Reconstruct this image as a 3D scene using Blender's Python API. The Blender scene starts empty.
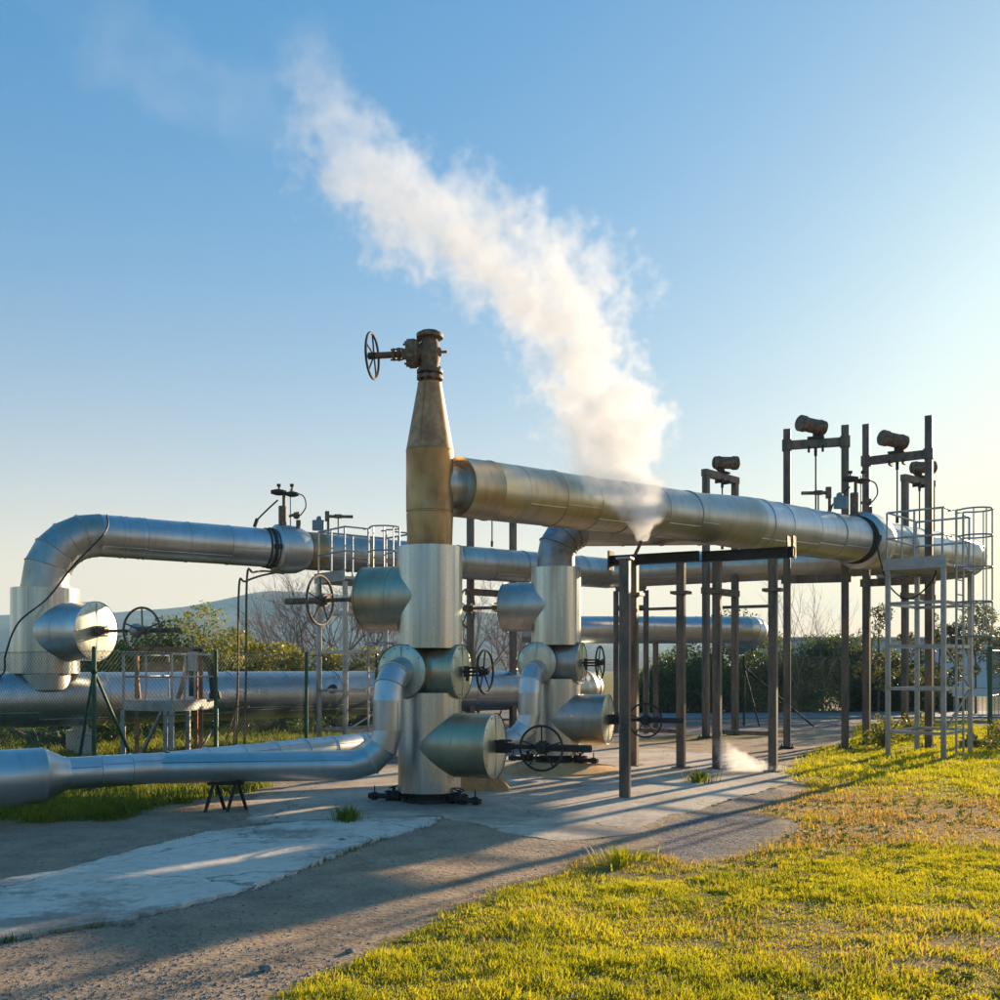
import bpy, math, random
import numpy as np
from mathutils import Vector, Matrix, noise as mnoise
random.seed(7); RNG = np.random.default_rng(11)
C = bpy.context.scene.collection
PI = math.pi
CAMH, HOR, F = 1.7, 668.0, 1000.0
def W(px, d, z=0.0): return Vector(((px-500)*d/F, d, z))
def ZY(y, d): return CAMH + (HOR-y)/F*d
def G(px, y, z=0.0):
    d = CAMH*F/(y-HOR); return Vector(((px-500)*d/F, d, z))

# ------------------------------------------------------------------ materials
def newmat(name):
    m = bpy.data.materials.new(name); m.use_nodes = True
    nt = m.node_tree; nt.nodes.clear()
    out = nt.nodes.new('ShaderNodeOutputMaterial')
    return m, nt, out
def N(nt, typ, **kw):
    n = nt.nodes.new(typ)
    for k, v in kw.items():
        if k in n.inputs: n.inputs[k].default_value = v
        else: setattr(n, k, v)
    return n
def L(nt, a, b): nt.links.new(a, b)
def noise_node(nt, scale, detail=4, rough=.55, vec=None, coord='Object', mapping=None, rz=0):
    n = N(nt, 'ShaderNodeTexNoise'); n.inputs['Scale'].default_value = scale
    n.inputs['Detail'].default_value = detail; n.inputs['Roughness'].default_value = rough
    if vec is None:
        tc = N(nt, 'ShaderNodeTexCoord'); vec = tc.outputs[coord]
        if mapping:
            mp = N(nt, 'ShaderNodeMapping'); mp.inputs['Scale'].default_value = mapping; mp.vector_type = 'POINT'
            if rz:
                m0 = N(nt, 'ShaderNodeMapping'); m0.inputs['Rotation'].default_value = (0, 0, rz); L(nt, vec, m0.inputs['Vector']); vec = m0.outputs['Vector']
            L(nt, vec, mp.inputs['Vector']); vec = mp.outputs['Vector']
    L(nt, vec, n.inputs['Vector']); return n
def ramp(nt, fac, stops):
    r = N(nt, 'ShaderNodeValToRGB'); e = r.color_ramp.elements
    while len(e) < len(stops): e.new(.5)
    for i, (p, c) in enumerate(stops):
        e[i].position = p; e[i].color = (c[0], c[1], c[2], 1) if isinstance(c, tuple) else (c, c, c, 1)
    L(nt, fac, r.inputs['Fac']); return r
def maprange(nt, val, a, b, c, d):
    n = N(nt, 'ShaderNodeMapRange'); n.inputs[1].default_value = a; n.inputs[2].default_value = b
    n.inputs[3].default_value = c; n.inputs[4].default_value = d; L(nt, val, n.inputs[0]); return n
def mix(nt, fac, a, b, mode='MIX'):
    n = N(nt, 'ShaderNodeMix', data_type='RGBA', blend_type=mode)
    for s, v in ((0, fac), (6, a), (7, b)):
        if hasattr(v, 'is_linked') or isinstance(v, bpy.types.NodeSocket): L(nt, v, n.inputs[s])
        else: n.inputs[s].default_value = v if s == 0 else (*v, 1)
    return n.outputs[2]
def math_n(nt, op, a, b=None, clamp=False):
    n = N(nt, 'ShaderNodeMath', operation=op); n.use_clamp = clamp
    for s, v in ((0, a), (1, b)):
        if v is None: continue
        if isinstance(v, bpy.types.NodeSocket): L(nt, v, n.inputs[s])
        else: n.inputs[s].default_value = v
    return n.outputs[0]
def bump(nt, h, strength, dist, normal=None):
    b = N(nt, 'ShaderNodeBump'); b.inputs['Strength'].default_value = strength; b.inputs['Distance'].default_value = dist
    L(nt, h, b.inputs['Height'])
    if normal: L(nt, normal, b.inputs['Normal'])
    return b.outputs[0]

def cladding(name, c1, c2, c3, r0=.2, r1=.42, streak=(1, 1, 1), bstr=.19, stain=.5, rz=0, metal=.93):
    """weathered sheet-metal insulation jacket"""
    m, nt, out = newmat(name)
    p = N(nt, 'ShaderNodeBsdfPrincipled'); L(nt, p.outputs[0], out.inputs[0])
    p.inputs['Metallic'].default_value = metal
    big = noise_node(nt, 1.1, 3, .5)
    st = noise_node(nt, 6, 5, .6, mapping=streak, rz=rz)
    fine = noise_node(nt, 60, 3, .6)
    col = ramp(nt, big.outputs[0], [(.36, c1), (.52, c2), (.68, c3)]).outputs[0]
    dirt = maprange(nt, st.outputs[0], .48, .72, 0, stain).outputs[0]
    col = mix(nt, dirt, col, tuple(x*.45 for x in c3))
    L(nt, col, p.inputs['Base Color'])
    rr = math_n(nt, 'ADD', maprange(nt, st.outputs[0], .3, .7, r0, r1).outputs[0], maprange(nt, fine.outputs[0], .3, .7, -.015, .03).outputs[0])
    L(nt, rr, p.inputs['Roughness'])
    wav = noise_node(nt, 1.7, 2, .5) if streak[2] > .2 else noise_node(nt, 3.2, 3, .55, mapping=streak)
    b1 = bump(nt, wav.outputs[0], bstr, .06)
    b2 = bump(nt, fine.outputs[0], .04, .002, b1)
    L(nt, b2, p.inputs['Normal'])
    return m
def plain(name, c1, c2, rough=.6, metal=0., scale=8, bs=.3, bd=.01, mapping=None, coord='Object'):
    m, nt, out = newmat(name)
    p = N(nt, 'ShaderNodeBsdfPrincipled'); L(nt, p.outputs[0], out.inputs[0])
    p.inputs['Metallic'].default_value = metal
    n1 = noise_node(nt, scale, 6, .65, mapping=mapping, coord=coord)
    L(nt, ramp(nt, n1.outputs[0], [(.38, c1), (.62, c2)]).outputs[0], p.inputs['Base Color'])
    L(nt, maprange(nt, n1.outputs[0], .3, .7, rough-.12, rough+.12).outputs[0], p.inputs['Roughness'])
    n2 = noise_node(nt, scale*6, 4, .6, coord=coord)
    L(nt, bump(nt, n2.outputs[0], bs, bd), p.inputs['Normal'])
    return m
def leafmat(name, cols, trans=.45, rough=.5, scale=2.2):
    m, nt, out = newmat(name)
    n1 = noise_node(nt, scale, 3, .6); n2 = noise_node(nt, 14, 2, .6)
    f = math_n(nt, 'ADD', math_n(nt, 'MULTIPLY', n1.outputs[0], .5), math_n(nt, 'MULTIPLY', n2.outputs[0], .5))
    k = len(cols)
    r = ramp(nt, f, [(.36+.28*i/(k-1), c) for i, c in enumerate(cols)])
    p = N(nt, 'ShaderNodeBsdfPrincipled'); p.inputs['Roughness'].default_value = rough
    t = N(nt, 'ShaderNodeBsdfTranslucent')
    L(nt, r.outputs[0], p.inputs['Base Color'])
    tc = mix(nt, 1.0, r.outputs[0], (1.5, 1.45, .8), 'MULTIPLY'); L(nt, tc, t.inputs[0])
    mx = N(nt, 'ShaderNodeMixShader'); mx.inputs[0].default_value = trans
    L(nt, p.outputs[0], mx.inputs[1]); L(nt, t.outputs[0], mx.inputs[2]); L(nt, mx.outputs[0], out.inputs[0])
    return m

M = {}
M['alu'] = cladding('aluminium jacket', (.52, .52, .50), (.45, .44, .41), (.40, .37, .31), .34, .46, streak=(1.6, .35, .35), stain=.3, rz=math.radians(-41))
M['alu_blue'] = cladding('clean aluminium jacket', (.60, .61, .62), (.53, .54, .54), (.47, .47, .44), .30, .42, streak=(1.6, .35, .35), stain=.22, rz=math.radians(-41))
M['alu_gold'] = cladding('heat tinted jacket', (.48, .46, .37), (.54, .45, .30), (.42, .32, .21), .32, .46, (1.8, .5, .5), stain=.3)
M['alu_gold_pipe'] = cladding('heat tinted pipe jacket', (.48, .46, .37), (.54, .45, .30), (.42, .32, .21), .32, .46, (2.0, .4, .4), stain=.3, rz=math.radians(-44))
M['alu_bronze'] = cladding('bronze stained jacket', (.54, .36, .17), (.44, .27, .12), (.30, .16, .07), .30, .46, (1, 1, .5), stain=.5, metal=.75)
M['alu_tower'] = cladding('column jacket', (.60, .61, .61), (.57, .55, .50), (.53, .55, .56), .20, .38, (1.6, 1.6, .05), bstr=.36, stain=.42)
M['alu_cap'] = cladding('end cap sheet', (.66, .66, .60), (.58, .60, .50), (.52, .50, .40), .3, .5, (2, 2, .4), stain=.4)
M['alu_dull'] = cladding('dull grey lagging', (.34, .36, .38), (.30, .31, .33), (.30, .27, .24), .4, .6, stain=.5)
M['iron'] = plain('black iron', (.018, .016, .015), (.055, .042, .034), .72, .1, 9)
M['rusty_valve'] = plain('rusty valve steel', (.09, .06, .04), (.27, .18, .115), .7, .2, 14, .6, .01)
M['cone'] = plain('mottled bronze cone', (.26, .13, .06), (.56, .34, .16), .55, .05, 4.2, .2, .006)
M['rust'] = plain('orange rust', (.30, .13, .06), (.46, .26, .15), .8, .1, 7, .5, .01)
M['galv'] = plain('galvanised steel', (.30, .31, .32), (.46, .45, .44), .45, .7, 5)
M['green'] = plain('green paint', (.008, .07, .035), (.012, .10, .055), .4, 0., 5)
M['blue_box'] = plain('pale blue enamel', (.12, .22, .27), (.18, .28, .33), .5, 0., 5)
M['wire'] = plain('fence wire', (.05, .10, .08), (.12, .15, .13), .5, .3, 5)
M['cable'] = plain('black cable', (.012, .012, .012), (.03, .03, .03), .6, 0, 5)
M['white_wall'] = plain('pale cladding wall', (.50, .56, .62), (.58, .63, .68), .7, 0, .3)
M['bark'] = plain('bark', (.10, .075, .06), (.20, .15, .12), .9, 0, 6)
M['stone'] = plain('stone', (.12, .11, .10), (.28, .26, .24), .9, 0, 9, .6, .02)
def steelcol():
    m, nt, out = newmat('weathered steel post')
    p = N(nt, 'ShaderNodeBsdfPrincipled'); L(nt, p.outputs[0], out.inputs[0])
    n1 = noise_node(nt, 3, 6, .65, mapping=(2, 2, .5)); n2 = noise_node(nt, 22, 4, .6)
    c = ramp(nt, n1.outputs[0], [(.36, (.075, .062, .053)), (.5, (.155, .12, .095)), (.62, (.24, .155, .10))]).outputs[0]
    c = mix(nt, maprange(nt, n2.outputs[0], .5, .7, 0, .6).outputs[0], c, (.10, .095, .09))
    L(nt, c, p.inputs['Base Color']); p.inputs['Roughness'].default_value = .55; p.inputs['Metallic'].default_value = .35
    L(nt, bump(nt, n2.outputs[0], .3, .006), p.inputs['Normal']); return m
M['steel'] = steelcol()
def concrete(name, c1, c2, c3, dirt=.5):
    m, nt, out = newmat(name)
    p = N(nt, 'ShaderNodeBsdfPrincipled'); L(nt, p.outputs[0], out.inputs[0]); p.inputs['Roughness'].default_value = .9
    a = noise_node(nt, .8, 6, .62); b = noise_node(nt, 9, 8, .7); v = N(nt, 'ShaderNodeTexVoronoi', feature='F1'); v.inputs['Scale'].default_value = 38
    tc = N(nt, 'ShaderNodeTexCoord'); L(nt, tc.outputs['Object'], v.inputs['Vector'])
    c = ramp(nt, a.outputs[0], [(.35, c1), (.52, c2), (.68, c3)]).outputs[0]
    c = mix(nt, maprange(nt, b.outputs[0], .5, .72, 0, .55).outputs[0], c, tuple(x*.45 for x in c2))
    sp = maprange(nt, v.outputs['Distance'], .0, .16, 1, 0).outputs[0]
    gate = maprange(nt, b.outputs[0], .44, .56, 0, 1).outputs[0]
    c = mix(nt, math_n(nt, 'MULTIPLY', sp, gate), c, (.09, .08, .075))
    if dirt:
        d1 = noise_node(nt, .55, 8, .7); d2 = noise_node(nt, 14, 5, .7)
        dc = ramp(nt, d2.outputs[0], [(.35, (.15, .12, .10)), (.65, (.36, .28, .21))]).outputs[0]
        c = mix(nt, maprange(nt, math_n(nt, 'ADD', d1.outputs[0], math_n(nt, 'MULTIPLY', math_n(nt, 'SUBTRACT', d2.outputs[0], .5), .35)), .56-dirt*.1, .60, 0, .85).outputs[0], c, dc)
    ck = N(nt, 'ShaderNodeTexVoronoi', feature='DISTANCE_TO_EDGE'); ck.inputs['Scale'].default_value = .45; cw = noise_node(nt, 2.5, 5, .6)
    va = N(nt, 'ShaderNodeVectorMath', operation='MULTIPLY_ADD'); L(nt, cw.outputs['Color'], va.inputs[0]); va.inputs[1].default_value = (.5, .5, 0); L(nt, tc.outputs['Object'], va.inputs[2]); L(nt, va.outputs[0], ck.inputs['Vector'])
    crk = maprange(nt, ck.outputs['Distance'], .0, .006, .8, 0).outputs[0]
    c = mix(nt, crk, c, (.08, .07, .06))
    L(nt, c, p.inputs['Base Color'])
    L(nt, bump(nt, b.outputs[0], .6, .025), p.inputs['Normal']); return m
M['concrete'] = concrete('worn concrete', (.62, .53, .44), (.70, .61, .51), (.60, .49, .38))
M['pad'] = concrete('sandy concrete', (.56, .45, .34), (.62, .51, .40), (.46, .35, .26), 1.3)
M['sunlit_ochre'] = concrete('ochre concrete', (.60, .29, .10), (.66, .38, .16), (.36, .18, .08))  # warm sunlight put into the concrete colour, together with rust staining
M['asphalt'] = plain('pale road', (.16, .17, .18), (.24, .25, .26), .85, 0, 2)

def ground_mat():
    m, nt, out = newmat('ground cover')
    p = N(nt, 'ShaderNodeBsdfPrincipled'); L(nt, p.outputs[0], out.inputs[0]); p.inputs['Roughness'].default_value = .95
    p.inputs['Specular IOR Level'].default_value = .2
    at = N(nt, 'ShaderNodeAttribute', attribute_name='mask'); sx = N(nt, 'ShaderNodeSeparateColor'); L(nt, at.outputs['Color'], sx.inputs[0])
    tc = N(nt, 'ShaderNodeTexCoord'); V = tc.outputs['Object']
    big = noise_node(nt, .35, 5, .6, V); mid = noise_node(nt, 2.2, 7, .65, V); fin = noise_node(nt, 26, 6, .7, V)
    vo = N(nt, 'ShaderNodeTexVoronoi'); vo.inputs['Scale'].default_value = 22; L(nt, V, vo.inputs['Vector'])
    vo2 = N(nt, 'ShaderNodeTexVoronoi'); vo2.inputs['Scale'].default_value = 55; L(nt, V, vo2.inputs['Vector'])
    def edge(ch, w=.30):
        s = math_n(nt, 'ADD', sx.outputs[ch], math_n(nt, 'MULTIPLY', math_n(nt, 'SUBTRACT', mid.outputs[0], .5), 1.6))
        s = math_n(nt, 'ADD', s, math_n(nt, 'MULTIPLY', math_n(nt, 'SUBTRACT', fin.outputs[0], .5), .9))
        return maprange(nt, s, .5-w/2, .5+w/2, 0, 1).outputs[0]
    dirt = ramp(nt, mid.outputs[0], [(.3, (.32, .225, .15)), (.5, (.50, .355, .24)), (.7, (.62, .45, .30))]).outputs[0]
    dirt = mix(nt, maprange(nt, fin.outputs[0], .5, .7, 0, .7).outputs[0], dirt, (.12, .095, .08))
    dirt = mix(nt, maprange(nt, big.outputs[0], .45, .65, 0, .5).outputs[0], dirt, (.34, .30, .26))
    gr = ramp(nt, N_sep(nt, vo2.outputs['Color']), [(.1, (.16, .155, .17)), (.6, (.36, .34, .36)), (.95, (.60, .58, .60))]).outputs[0]
    gr = mix(nt, maprange(nt, vo2.outputs['Distance'], .25, .6, 0, .7).outputs[0], gr, (.05, .045, .045))
    grass = ramp(nt, mid.outputs[0], [(.3, (.12, .13, .02)), (.5, (.24, .20, .04)), (.7, (.32, .22, .07))]).outputs[0]
    grass = mix(nt, maprange(nt, fin.outputs[0], .45, .65, 0, .6).outputs[0], grass, (.06, .05, .03))
    dry = ramp(nt, fin.outputs[0], [(.35, (.20, .14, .07)), (.6, (.38, .26, .12))]).outputs[0]
    c = mix(nt, edge('Blue'), dirt, gr)
    c = mix(nt, edge('Red'), c, grass)
    c = mix(nt, edge('Green', .5), c, dry)
    L(nt, c, p.inputs['Base Color'])
    h = math_n(nt, 'ADD', math_n(nt, 'MULTIPLY', fin.outputs[0], 1.), math_n(nt, 'MULTIPLY', vo.outputs['Distance'], .35))
    b1 = bump(nt, h, .9, .05); b2 = bump(nt, mid.outputs[0], .6, .16, b1)
    L(nt, b2, p.inputs['Normal']); return m
def N_sep(nt, col):
    s = N(nt, 'ShaderNodeSeparateColor'); L(nt, col, s.inputs[0]); return s.outputs[0]
M['ground'] = ground_mat()
M['leaf_dark'] = leafmat('dark evergreen leaves', [(.025, .05, .015), (.06, .09, .025), (.12, .14, .04)])
M['leaf_mid'] = leafmat('hedge leaves', [(.04, .08, .015), (.10, .15, .03), (.20, .22, .05)])
M['leaf_yellow'] = leafmat('sunny bush leaves', [(.09, .11, .02), (.22, .22, .045), (.34, .30, .08)])
M['leaf_olive'] = leafmat('olive sapling leaves', [(.05, .06, .03), (.09, .10, .045), (.14, .13, .07)])
M['weed'] = leafmat('weed leaves', [(.05, .08, .015), (.10, .15, .03), (.20, .22, .05)], .5, .95)
M['twig'] = plain('bare twigs', (.22, .165, .15), (.36, .27, .23), .9, 0, 3)
M['blade'] = leafmat('grass blades', [(.17, .20, .012), (.37, .355, .016), (.54, .46, .03)], .5, .6, .9)
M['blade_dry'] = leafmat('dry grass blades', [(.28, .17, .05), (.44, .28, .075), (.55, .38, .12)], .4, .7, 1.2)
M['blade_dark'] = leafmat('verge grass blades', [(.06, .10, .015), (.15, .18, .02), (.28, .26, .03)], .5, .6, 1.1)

# ------------------------------------------------------------------ mesh builder
def basis(d):
    d = Vector(d).normalized(); a = Vector((0, 0, 1)) if abs(d.z) < .92 else Vector((0, 1, 0))
    x = a.cross(d).normalized(); return x, d.cross(x).normalized(), d
class MB:
    def __init__(s): s.v = []; s.f = []
    def ring(s, c, x, y, r, n):
        i = len(s.v)
        for k in range(n):
            a = 2*PI*k/n; s.v.append(tuple(c + x*(math.cos(a)*r) + y*(math.sin(a)*r)))
        return i
    def skin(s, a, b, n):
        for k in range(n): s.f.append((a+k, a+(k+1) % n, b+(k+1) % n, b+k))
    def lathe(s, o, d, prof, n=32, cap0=True, cap1=True):
        """prof: list of (distance along d, radius)"""
        o = Vector(o); x, y, z = basis(d); rs = [s.ring(o+z*t, x, y, max(r, 1e-4), n) for t, r in prof]
        for a, b in zip(rs, rs[1:]): s.skin(a, b, n)
        if cap0: s.f.append(tuple(reversed(range(rs[0], rs[0]+n))))
        if cap1: s.f.append(tuple(range(rs[-1], rs[-1]+n)))
        return s
    def cyl(s, a, b, r, r2=None, n=16, caps=True):
        a = Vector(a); b = Vector(b); return s.lathe(a, b-a, [(0, r), ((b-a).length, r if r2 is None else r2)], n, caps, caps)
    def tube(s, pts, r, n=8, caps=True):
        pts = [Vector(p) for p in pts]; m = len(pts); prev = None; x = None
        rr = r if isinstance(r, (list, tuple)) else [r]*m
        for i, p in enumerate(pts):
            t = (pts[min(i+1, m-1)]-pts[max(i-1, 0)]).normalized()
            if x is None: x = basis(t)[0]
            else: x = (x - t*x.dot(t)).normalized()
            y = t.cross(x); k = s.ring(p, x, y, rr[i], n)
            if prev is not None: s.skin(prev, k, n)
            elif caps: s.f.append(tuple(reversed(range(k, k+n))))
            prev = k
        if caps: s.f.append(tuple(range(prev, prev+n)))
        return s
    def torus(s, c, ax, R, r, n=40, m=8):
        c = Vector(c); x, y, z = basis(ax); rings = []
        for k in range(n):
            a = 2*PI*k/n; d = x*math.cos(a)+y*math.sin(a); i = len(s.v)
            for j in range(m):
                b = 2*PI*j/m; s.v.append(tuple(c+d*(R+r*math.cos(b))+z*(r*math.sin(b))))
            rings.append(i)
        for k in range(n):
            a, b = rings[k], rings[(k+1) % n]
            for j in range(m): s.f.append((a+j, b+j, b+(j+1) % m, a+(j+1) % m))
        return s
    def box(s, c, sz, ax=None, bev=0.0):
        """centre, size, optional (x,y,z) axes"""
        c = Vector(c); X, Y, Z = ax if ax else (Vector((1, 0, 0)), Vector((0, 1, 0)), Vector((0, 0, 1)))
        hx, hy, hz = sz[0]/2, sz[1]/2, sz[2]/2; i = len(s.v)
        if bev <= 0:
            for a in (-1, 1):
                for b in (-1, 1):
                    for q in (-1, 1): s.v.append(tuple(c+X*a*hx+Y*b*hy+Z*q*hz))
            for f in ((0, 1, 3, 2), (4, 6, 7, 5), (0, 4, 5, 1), (2, 3, 7, 6), (0, 2, 6, 4), (1, 5, 7, 3)): s.f.append(tuple(i+k for k in f))
            return s
        pts = [(-hx+bev, -hy), (hx-bev, -hy), (hx, -hy+bev), (hx, hy-bev), (hx-bev, hy), (-hx+bev, hy), (-hx, hy-bev), (-hx, -hy+bev)]
        for q in (-hz, hz):
            for (a, b) in pts: s.v.append(tuple(c+X*a+Y*b+Z*q))
        s.skin(i, i+8, 8); s.f.append(tuple(reversed(range(i, i+8)))); s.f.append(tuple(range(i+8, i+16))); return s
    def bar(s, a, b, w, h=None, bev=0):
        """rectangular bar from a to b"""
        a = Vector(a); b = Vector(b); x, y, z = basis(b-a); return s.box((a+b)/2, (w, h or w, (b-a).length), (x, y, z), bev)
    def ibeam(s, a, b, w, h, t=.012):
        a = Vector(a); b = Vector(b); x, y, z = basis(b-a); m = (a+b)/2; Ln = (b-a).length
        for q in (-1, 1): s.box(m+y*q*(h/2-t/2), (w, t, Ln), (x, y, z))
        s.box(m, (t, h-2*t, Ln), (x, y, z)); return s
    def ball(s, c, r, n=16, sq=(1, 1, 1)):
        c = Vector(c); rings = []
        for j in range(1, n//2):
            ph = PI*j/(n//2); i = len(s.v); rings.append(i)
            for k in range(n):
                a = 2*PI*k/n; s.v.append((c.x+r*sq[0]*math.sin(ph)*math.cos(a), c.y+r*sq[1]*math.sin(ph)*math.sin(a), c.z+r*sq[2]*math.cos(ph)))
        for a, b in zip(rings, rings[1:]): s.skin(b, a, n)
        t = len(s.v); s.v.append((c.x, c.y, c.z+r*sq[2])); s.v.append((c.x, c.y, c.z-r*sq[2]))
        for k in range(n):
            s.f.append((rings[0]+k, rings[0]+(k+1) % n, t)); s.f.append((rings[-1]+(k+1) % n, rings[-1]+k, t+1))
        return s
    def build(s, name, mat, parent=None, smooth=True, ang=38):
        me = bpy.data.meshes.new(name); me.from_pydata(s.v, [], s.f); me.materials.append(M[mat] if isinstance(mat, str) else mat)
        if smooth:
            me.shade_smooth(); me.set_sharp_from_angle(angle=math.radians(ang))
        o = bpy.data.objects.new(name, me); C.objects.link(o)
        if parent: o.parent = parent
        return o
def tag(o, label=None, cat=None, group=None, kind=None):
    if label: o['label'] = label
    if cat: o['category'] = cat
    if group: o['group'] = group
    if kind: o['kind'] = kind
    return o
def empty(name, loc, rz=0, label=None, cat=None, group=None):
    o = bpy.data.objects.new(name, None); C.objects.link(o); o.location = loc; o.rotation_euler = (0, 0, rz)
    return tag(o, label, cat, group)
def copy_tree(o, parent=None):
    c = o.copy(); C.objects.link(c)
    if parent is not None: c.parent = parent
    for ch in list(o.children): copy_tree(ch, c)
    return c

# ------------------------------------------------------------------ pipes
def arc_pts(a, b, c, R, n):
    """fillet at b between a-b-c, returns list of points"""
    a, b, c = Vector(a), Vector(b), Vector(c); u = (a-b).normalized(); w = (c-b).normalized()
    ang = u.angle(w); t = R/math.tan(ang/2); p = b+u*t; q = b+w*t
    ctr = b+(u+w).normalized()*(R/math.sin(ang/2)); vp = p-ctr; vq = q-ctr; tot = vp.angle(vq); ax = vp.cross(vq).normalized()
    return [ctr+Matrix.Rotation(tot*i/n, 3, ax) @ vp for i in range(n+1)]
def clad_straight(mb, a, b, r, seg=1.0, n=48, bead=.011, jit=.004, cap0=False, cap1=False, rng=random):
    a, b = Vector(a), Vector(b); Ln = (b-a).length; k = max(1, round(Ln/seg)); x, y, z = basis(b-a)
    for i in range(k):
        t0, t1 = Ln*i/k, Ln*(i+1)/k; rr = r*(1+rng.uniform(-jit, jit)); off = x*rng.uniform(-jit, jit)*r+y*rng.uniform(-jit, jit)*r
        tl = (z+x*rng.uniform(-.004, .004)+y*rng.uniform(-.004, .004)).normalized()
        mb.lathe(a+z*t0+off, tl, [(0, rr), (t1-t0, rr)], n, cap0 and i == 0, cap1 and i == k-1)
        la = math.radians(-150+rng.uniform(-14, 14)); lv = (x*math.cos(la)+y*math.sin(la))*(rr+.001)
        if (lv.y > 0): lv = -lv
        mb.cyl(a+z*(t0+.01)+off+lv, a+z*(t1-.01)+off+lv, .0065, n=5)
        if i: mb.lathe(a+z*(t0-.012), z, [(0, rr), (.004, rr+bead), (.020, rr+bead), (.024, rr)], n, False, False)
def clad_elbow(mb, pts, r, n=40, bead=.010):
    """gored elbow: straight mitred pieces with raised seams"""
    tz = []
    for i in range(len(pts)):
        t = (pts[min(i+1, len(pts)-1)]-pts[max(i-1, 0)]).normalized(); tz.append(t)
    for a, b, c in ((0, 1, 1), (-1, -2, -1)):
        ch = (pts[b]-pts[a]).normalized()*(1 if a == 0 else -1); t1_ = tz[b]; tz[a] = (ch*(2*t1_.dot(ch))-t1_).normalized()
    x = basis(tz[0])[0]; rings = []
    for i, p in enumerate(pts):
        t = tz[i]; x = (x-t*x.dot(t)).normalized(); y = t.cross(x); rings.append((p, x.copy(), y, t))
    for i in range(len(pts)-1):
        p, x0, y0, _ = rings[i]; q, x1, y1, _ = rings[i+1]
        a = mb.ring(p, x0, y0, r, n); b = mb.ring(q, x1, y1, r, n); mb.skin(a, b, n)
    for p, x0, y0, t in rings[1:-1]:
        q = [mb.ring(p+t*dt, x0, y0, rr, n) for dt, rr in ((-.014, r*.995), (-.007, r+bead), (.007, r+bead), (.014, r*.995))]
        for a, b in zip(q, q[1:]): mb.skin(a, b, n)
def strap(mb, p, d, r, w=.06, t=.012, n=40):
    z = Vector(d).normalized(); mb.lathe(Vector(p)-z*w/2, z, [(0, r), (0, r+t), (w, r+t), (w, r)], n, False, False)

def handwheel(c, ax, R, r=None, spokes=5):
    mb = MB(); r = r or R*.055; mb.torus(c, ax, R, r); c = Vector(c); x, y, z = basis(ax)
    for k in range(spokes):
        a = 2*PI*k/spokes+.3; d = x*math.cos(a)+y*math.sin(a); mb.tube([c-z*.02, c+d*R*.5-z*.012, c+d*R], r*.7, 6)
    mb.cyl(c-z*.05, c+z*.05, R*.16, n=12); return mb
def flange(mb, c, ax, R, t=.03, bolts=8, br=.014, n=28):
    c = Vector(c); x, y, z = basis(ax); mb.cyl(c-z*t/2, c+z*t/2, R, n=n)
    for k in range(bolts):
        a = 2*PI*k/bolts; d = (x*math.cos(a)+y*math.sin(a))*R*.82; mb.cyl(c+d-z*(t/2+.03), c+d+z*(t/2+.03), br, n=6)

UANG = math.atan2(-.36, .93)
U = Vector((.9326, -.3610, 0)); V = Vector((.3610, .9326, 0))
# ------------------------------------------------------------------ wellhead towers (local x = U, local y = V)
def drum(root, c, ax, r, Ln, mat, name='valve_drum', capmat='alu_cap', n=56, inward=.0):
    mb = MB(); c = Vector(c); z = Vector(ax).normalized()
    mb.lathe(c+z*inward, z, [(0, r), (Ln*.5-inward, r), (Ln*.5-inward, r+.004), (Ln*.5-inward+.02, r+.004), (Ln*.5-inward+.02, r), (Ln-inward-.02, r), (Ln-inward-.02, r+.008), (Ln-inward, r+.008)], n, True, False)
    o = mb.build(name, mat, root)
    cp = MB(); e = c+z*(Ln-.012); cp.lathe(e, z, [(0, r*.995), (.006, r*.97), (.018, r*.6), (.024, r*.02)], n, True, True)
    x, y, _ = basis(z); cp.box(e+z*.02, (.012, r*1.9, .012), (x, y, z))
    for k in range(10):
        a = 2*PI*k/10; cp.ball(e+(x*math.cos(a)+y*math.sin(a))*r*.9+z*.012, .012, 8)
    cp.build('end_cap', capmat, o); return o
def spindle(root, c, ax, Lw, Le, wheel_ax, R, ball=False, mat='iron', box=.07):
    """coupler, rod, gearbox and handwheel starting at the centre of a drum cap"""
    c = Vector(c); z = Vector(ax).normalized(); x, y, _ = basis(z); mb = MB()
    mb.box(c+z*.07, (box*1.7, box*1.7, .10), (x, y, z), .012); mb.box(c+z*.17, (box*1.2, box*1.2, .12), (x, y, z), .01)
    for a in (-1, 1):
        for b in (-1, 1): mb.cyl(c+z*.01+x*a*box*.95+y*b*box*.95, c+z*.18+x*a*box*.95+y*b*box*.95, .014, n=8)
    mb.cyl(c+z*.2, c+z*Le, .028, n=12); mb.cyl(c+z*(Lw+.06), c+z*Le, .044, n=14)
    o = mb.build('spindle', mat, root)
    g = MB(); w = Vector(wheel_ax).normalized()
    if ball: g.ball(c+z*(Lw-.25), .13, 20); g.cyl(c+z*(Lw-.2), c+z*(Lw+.08), .07, n=16)
    g.cyl(c+z*(Lw-.09), c+z*(Lw-.0), .085, n=18); g.cyl(c+z*(Lw-.13), c+z*(Lw+.04), .06, n=18)
    if abs(w.dot(z)) < .9: g.cyl(c+z*(Lw-.03), c+z*(Lw-.03)+w*.12, .04, n=12)
    g.build('gearbox', 'galv' if ball else mat, o)
    wc = c+z*(Lw-.03)+w*.12 if abs(w.dot(z)) < .9 else c+z*Lw
    handwheel(wc, w, R).build('handwheel', mat, o)
    return o
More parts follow.
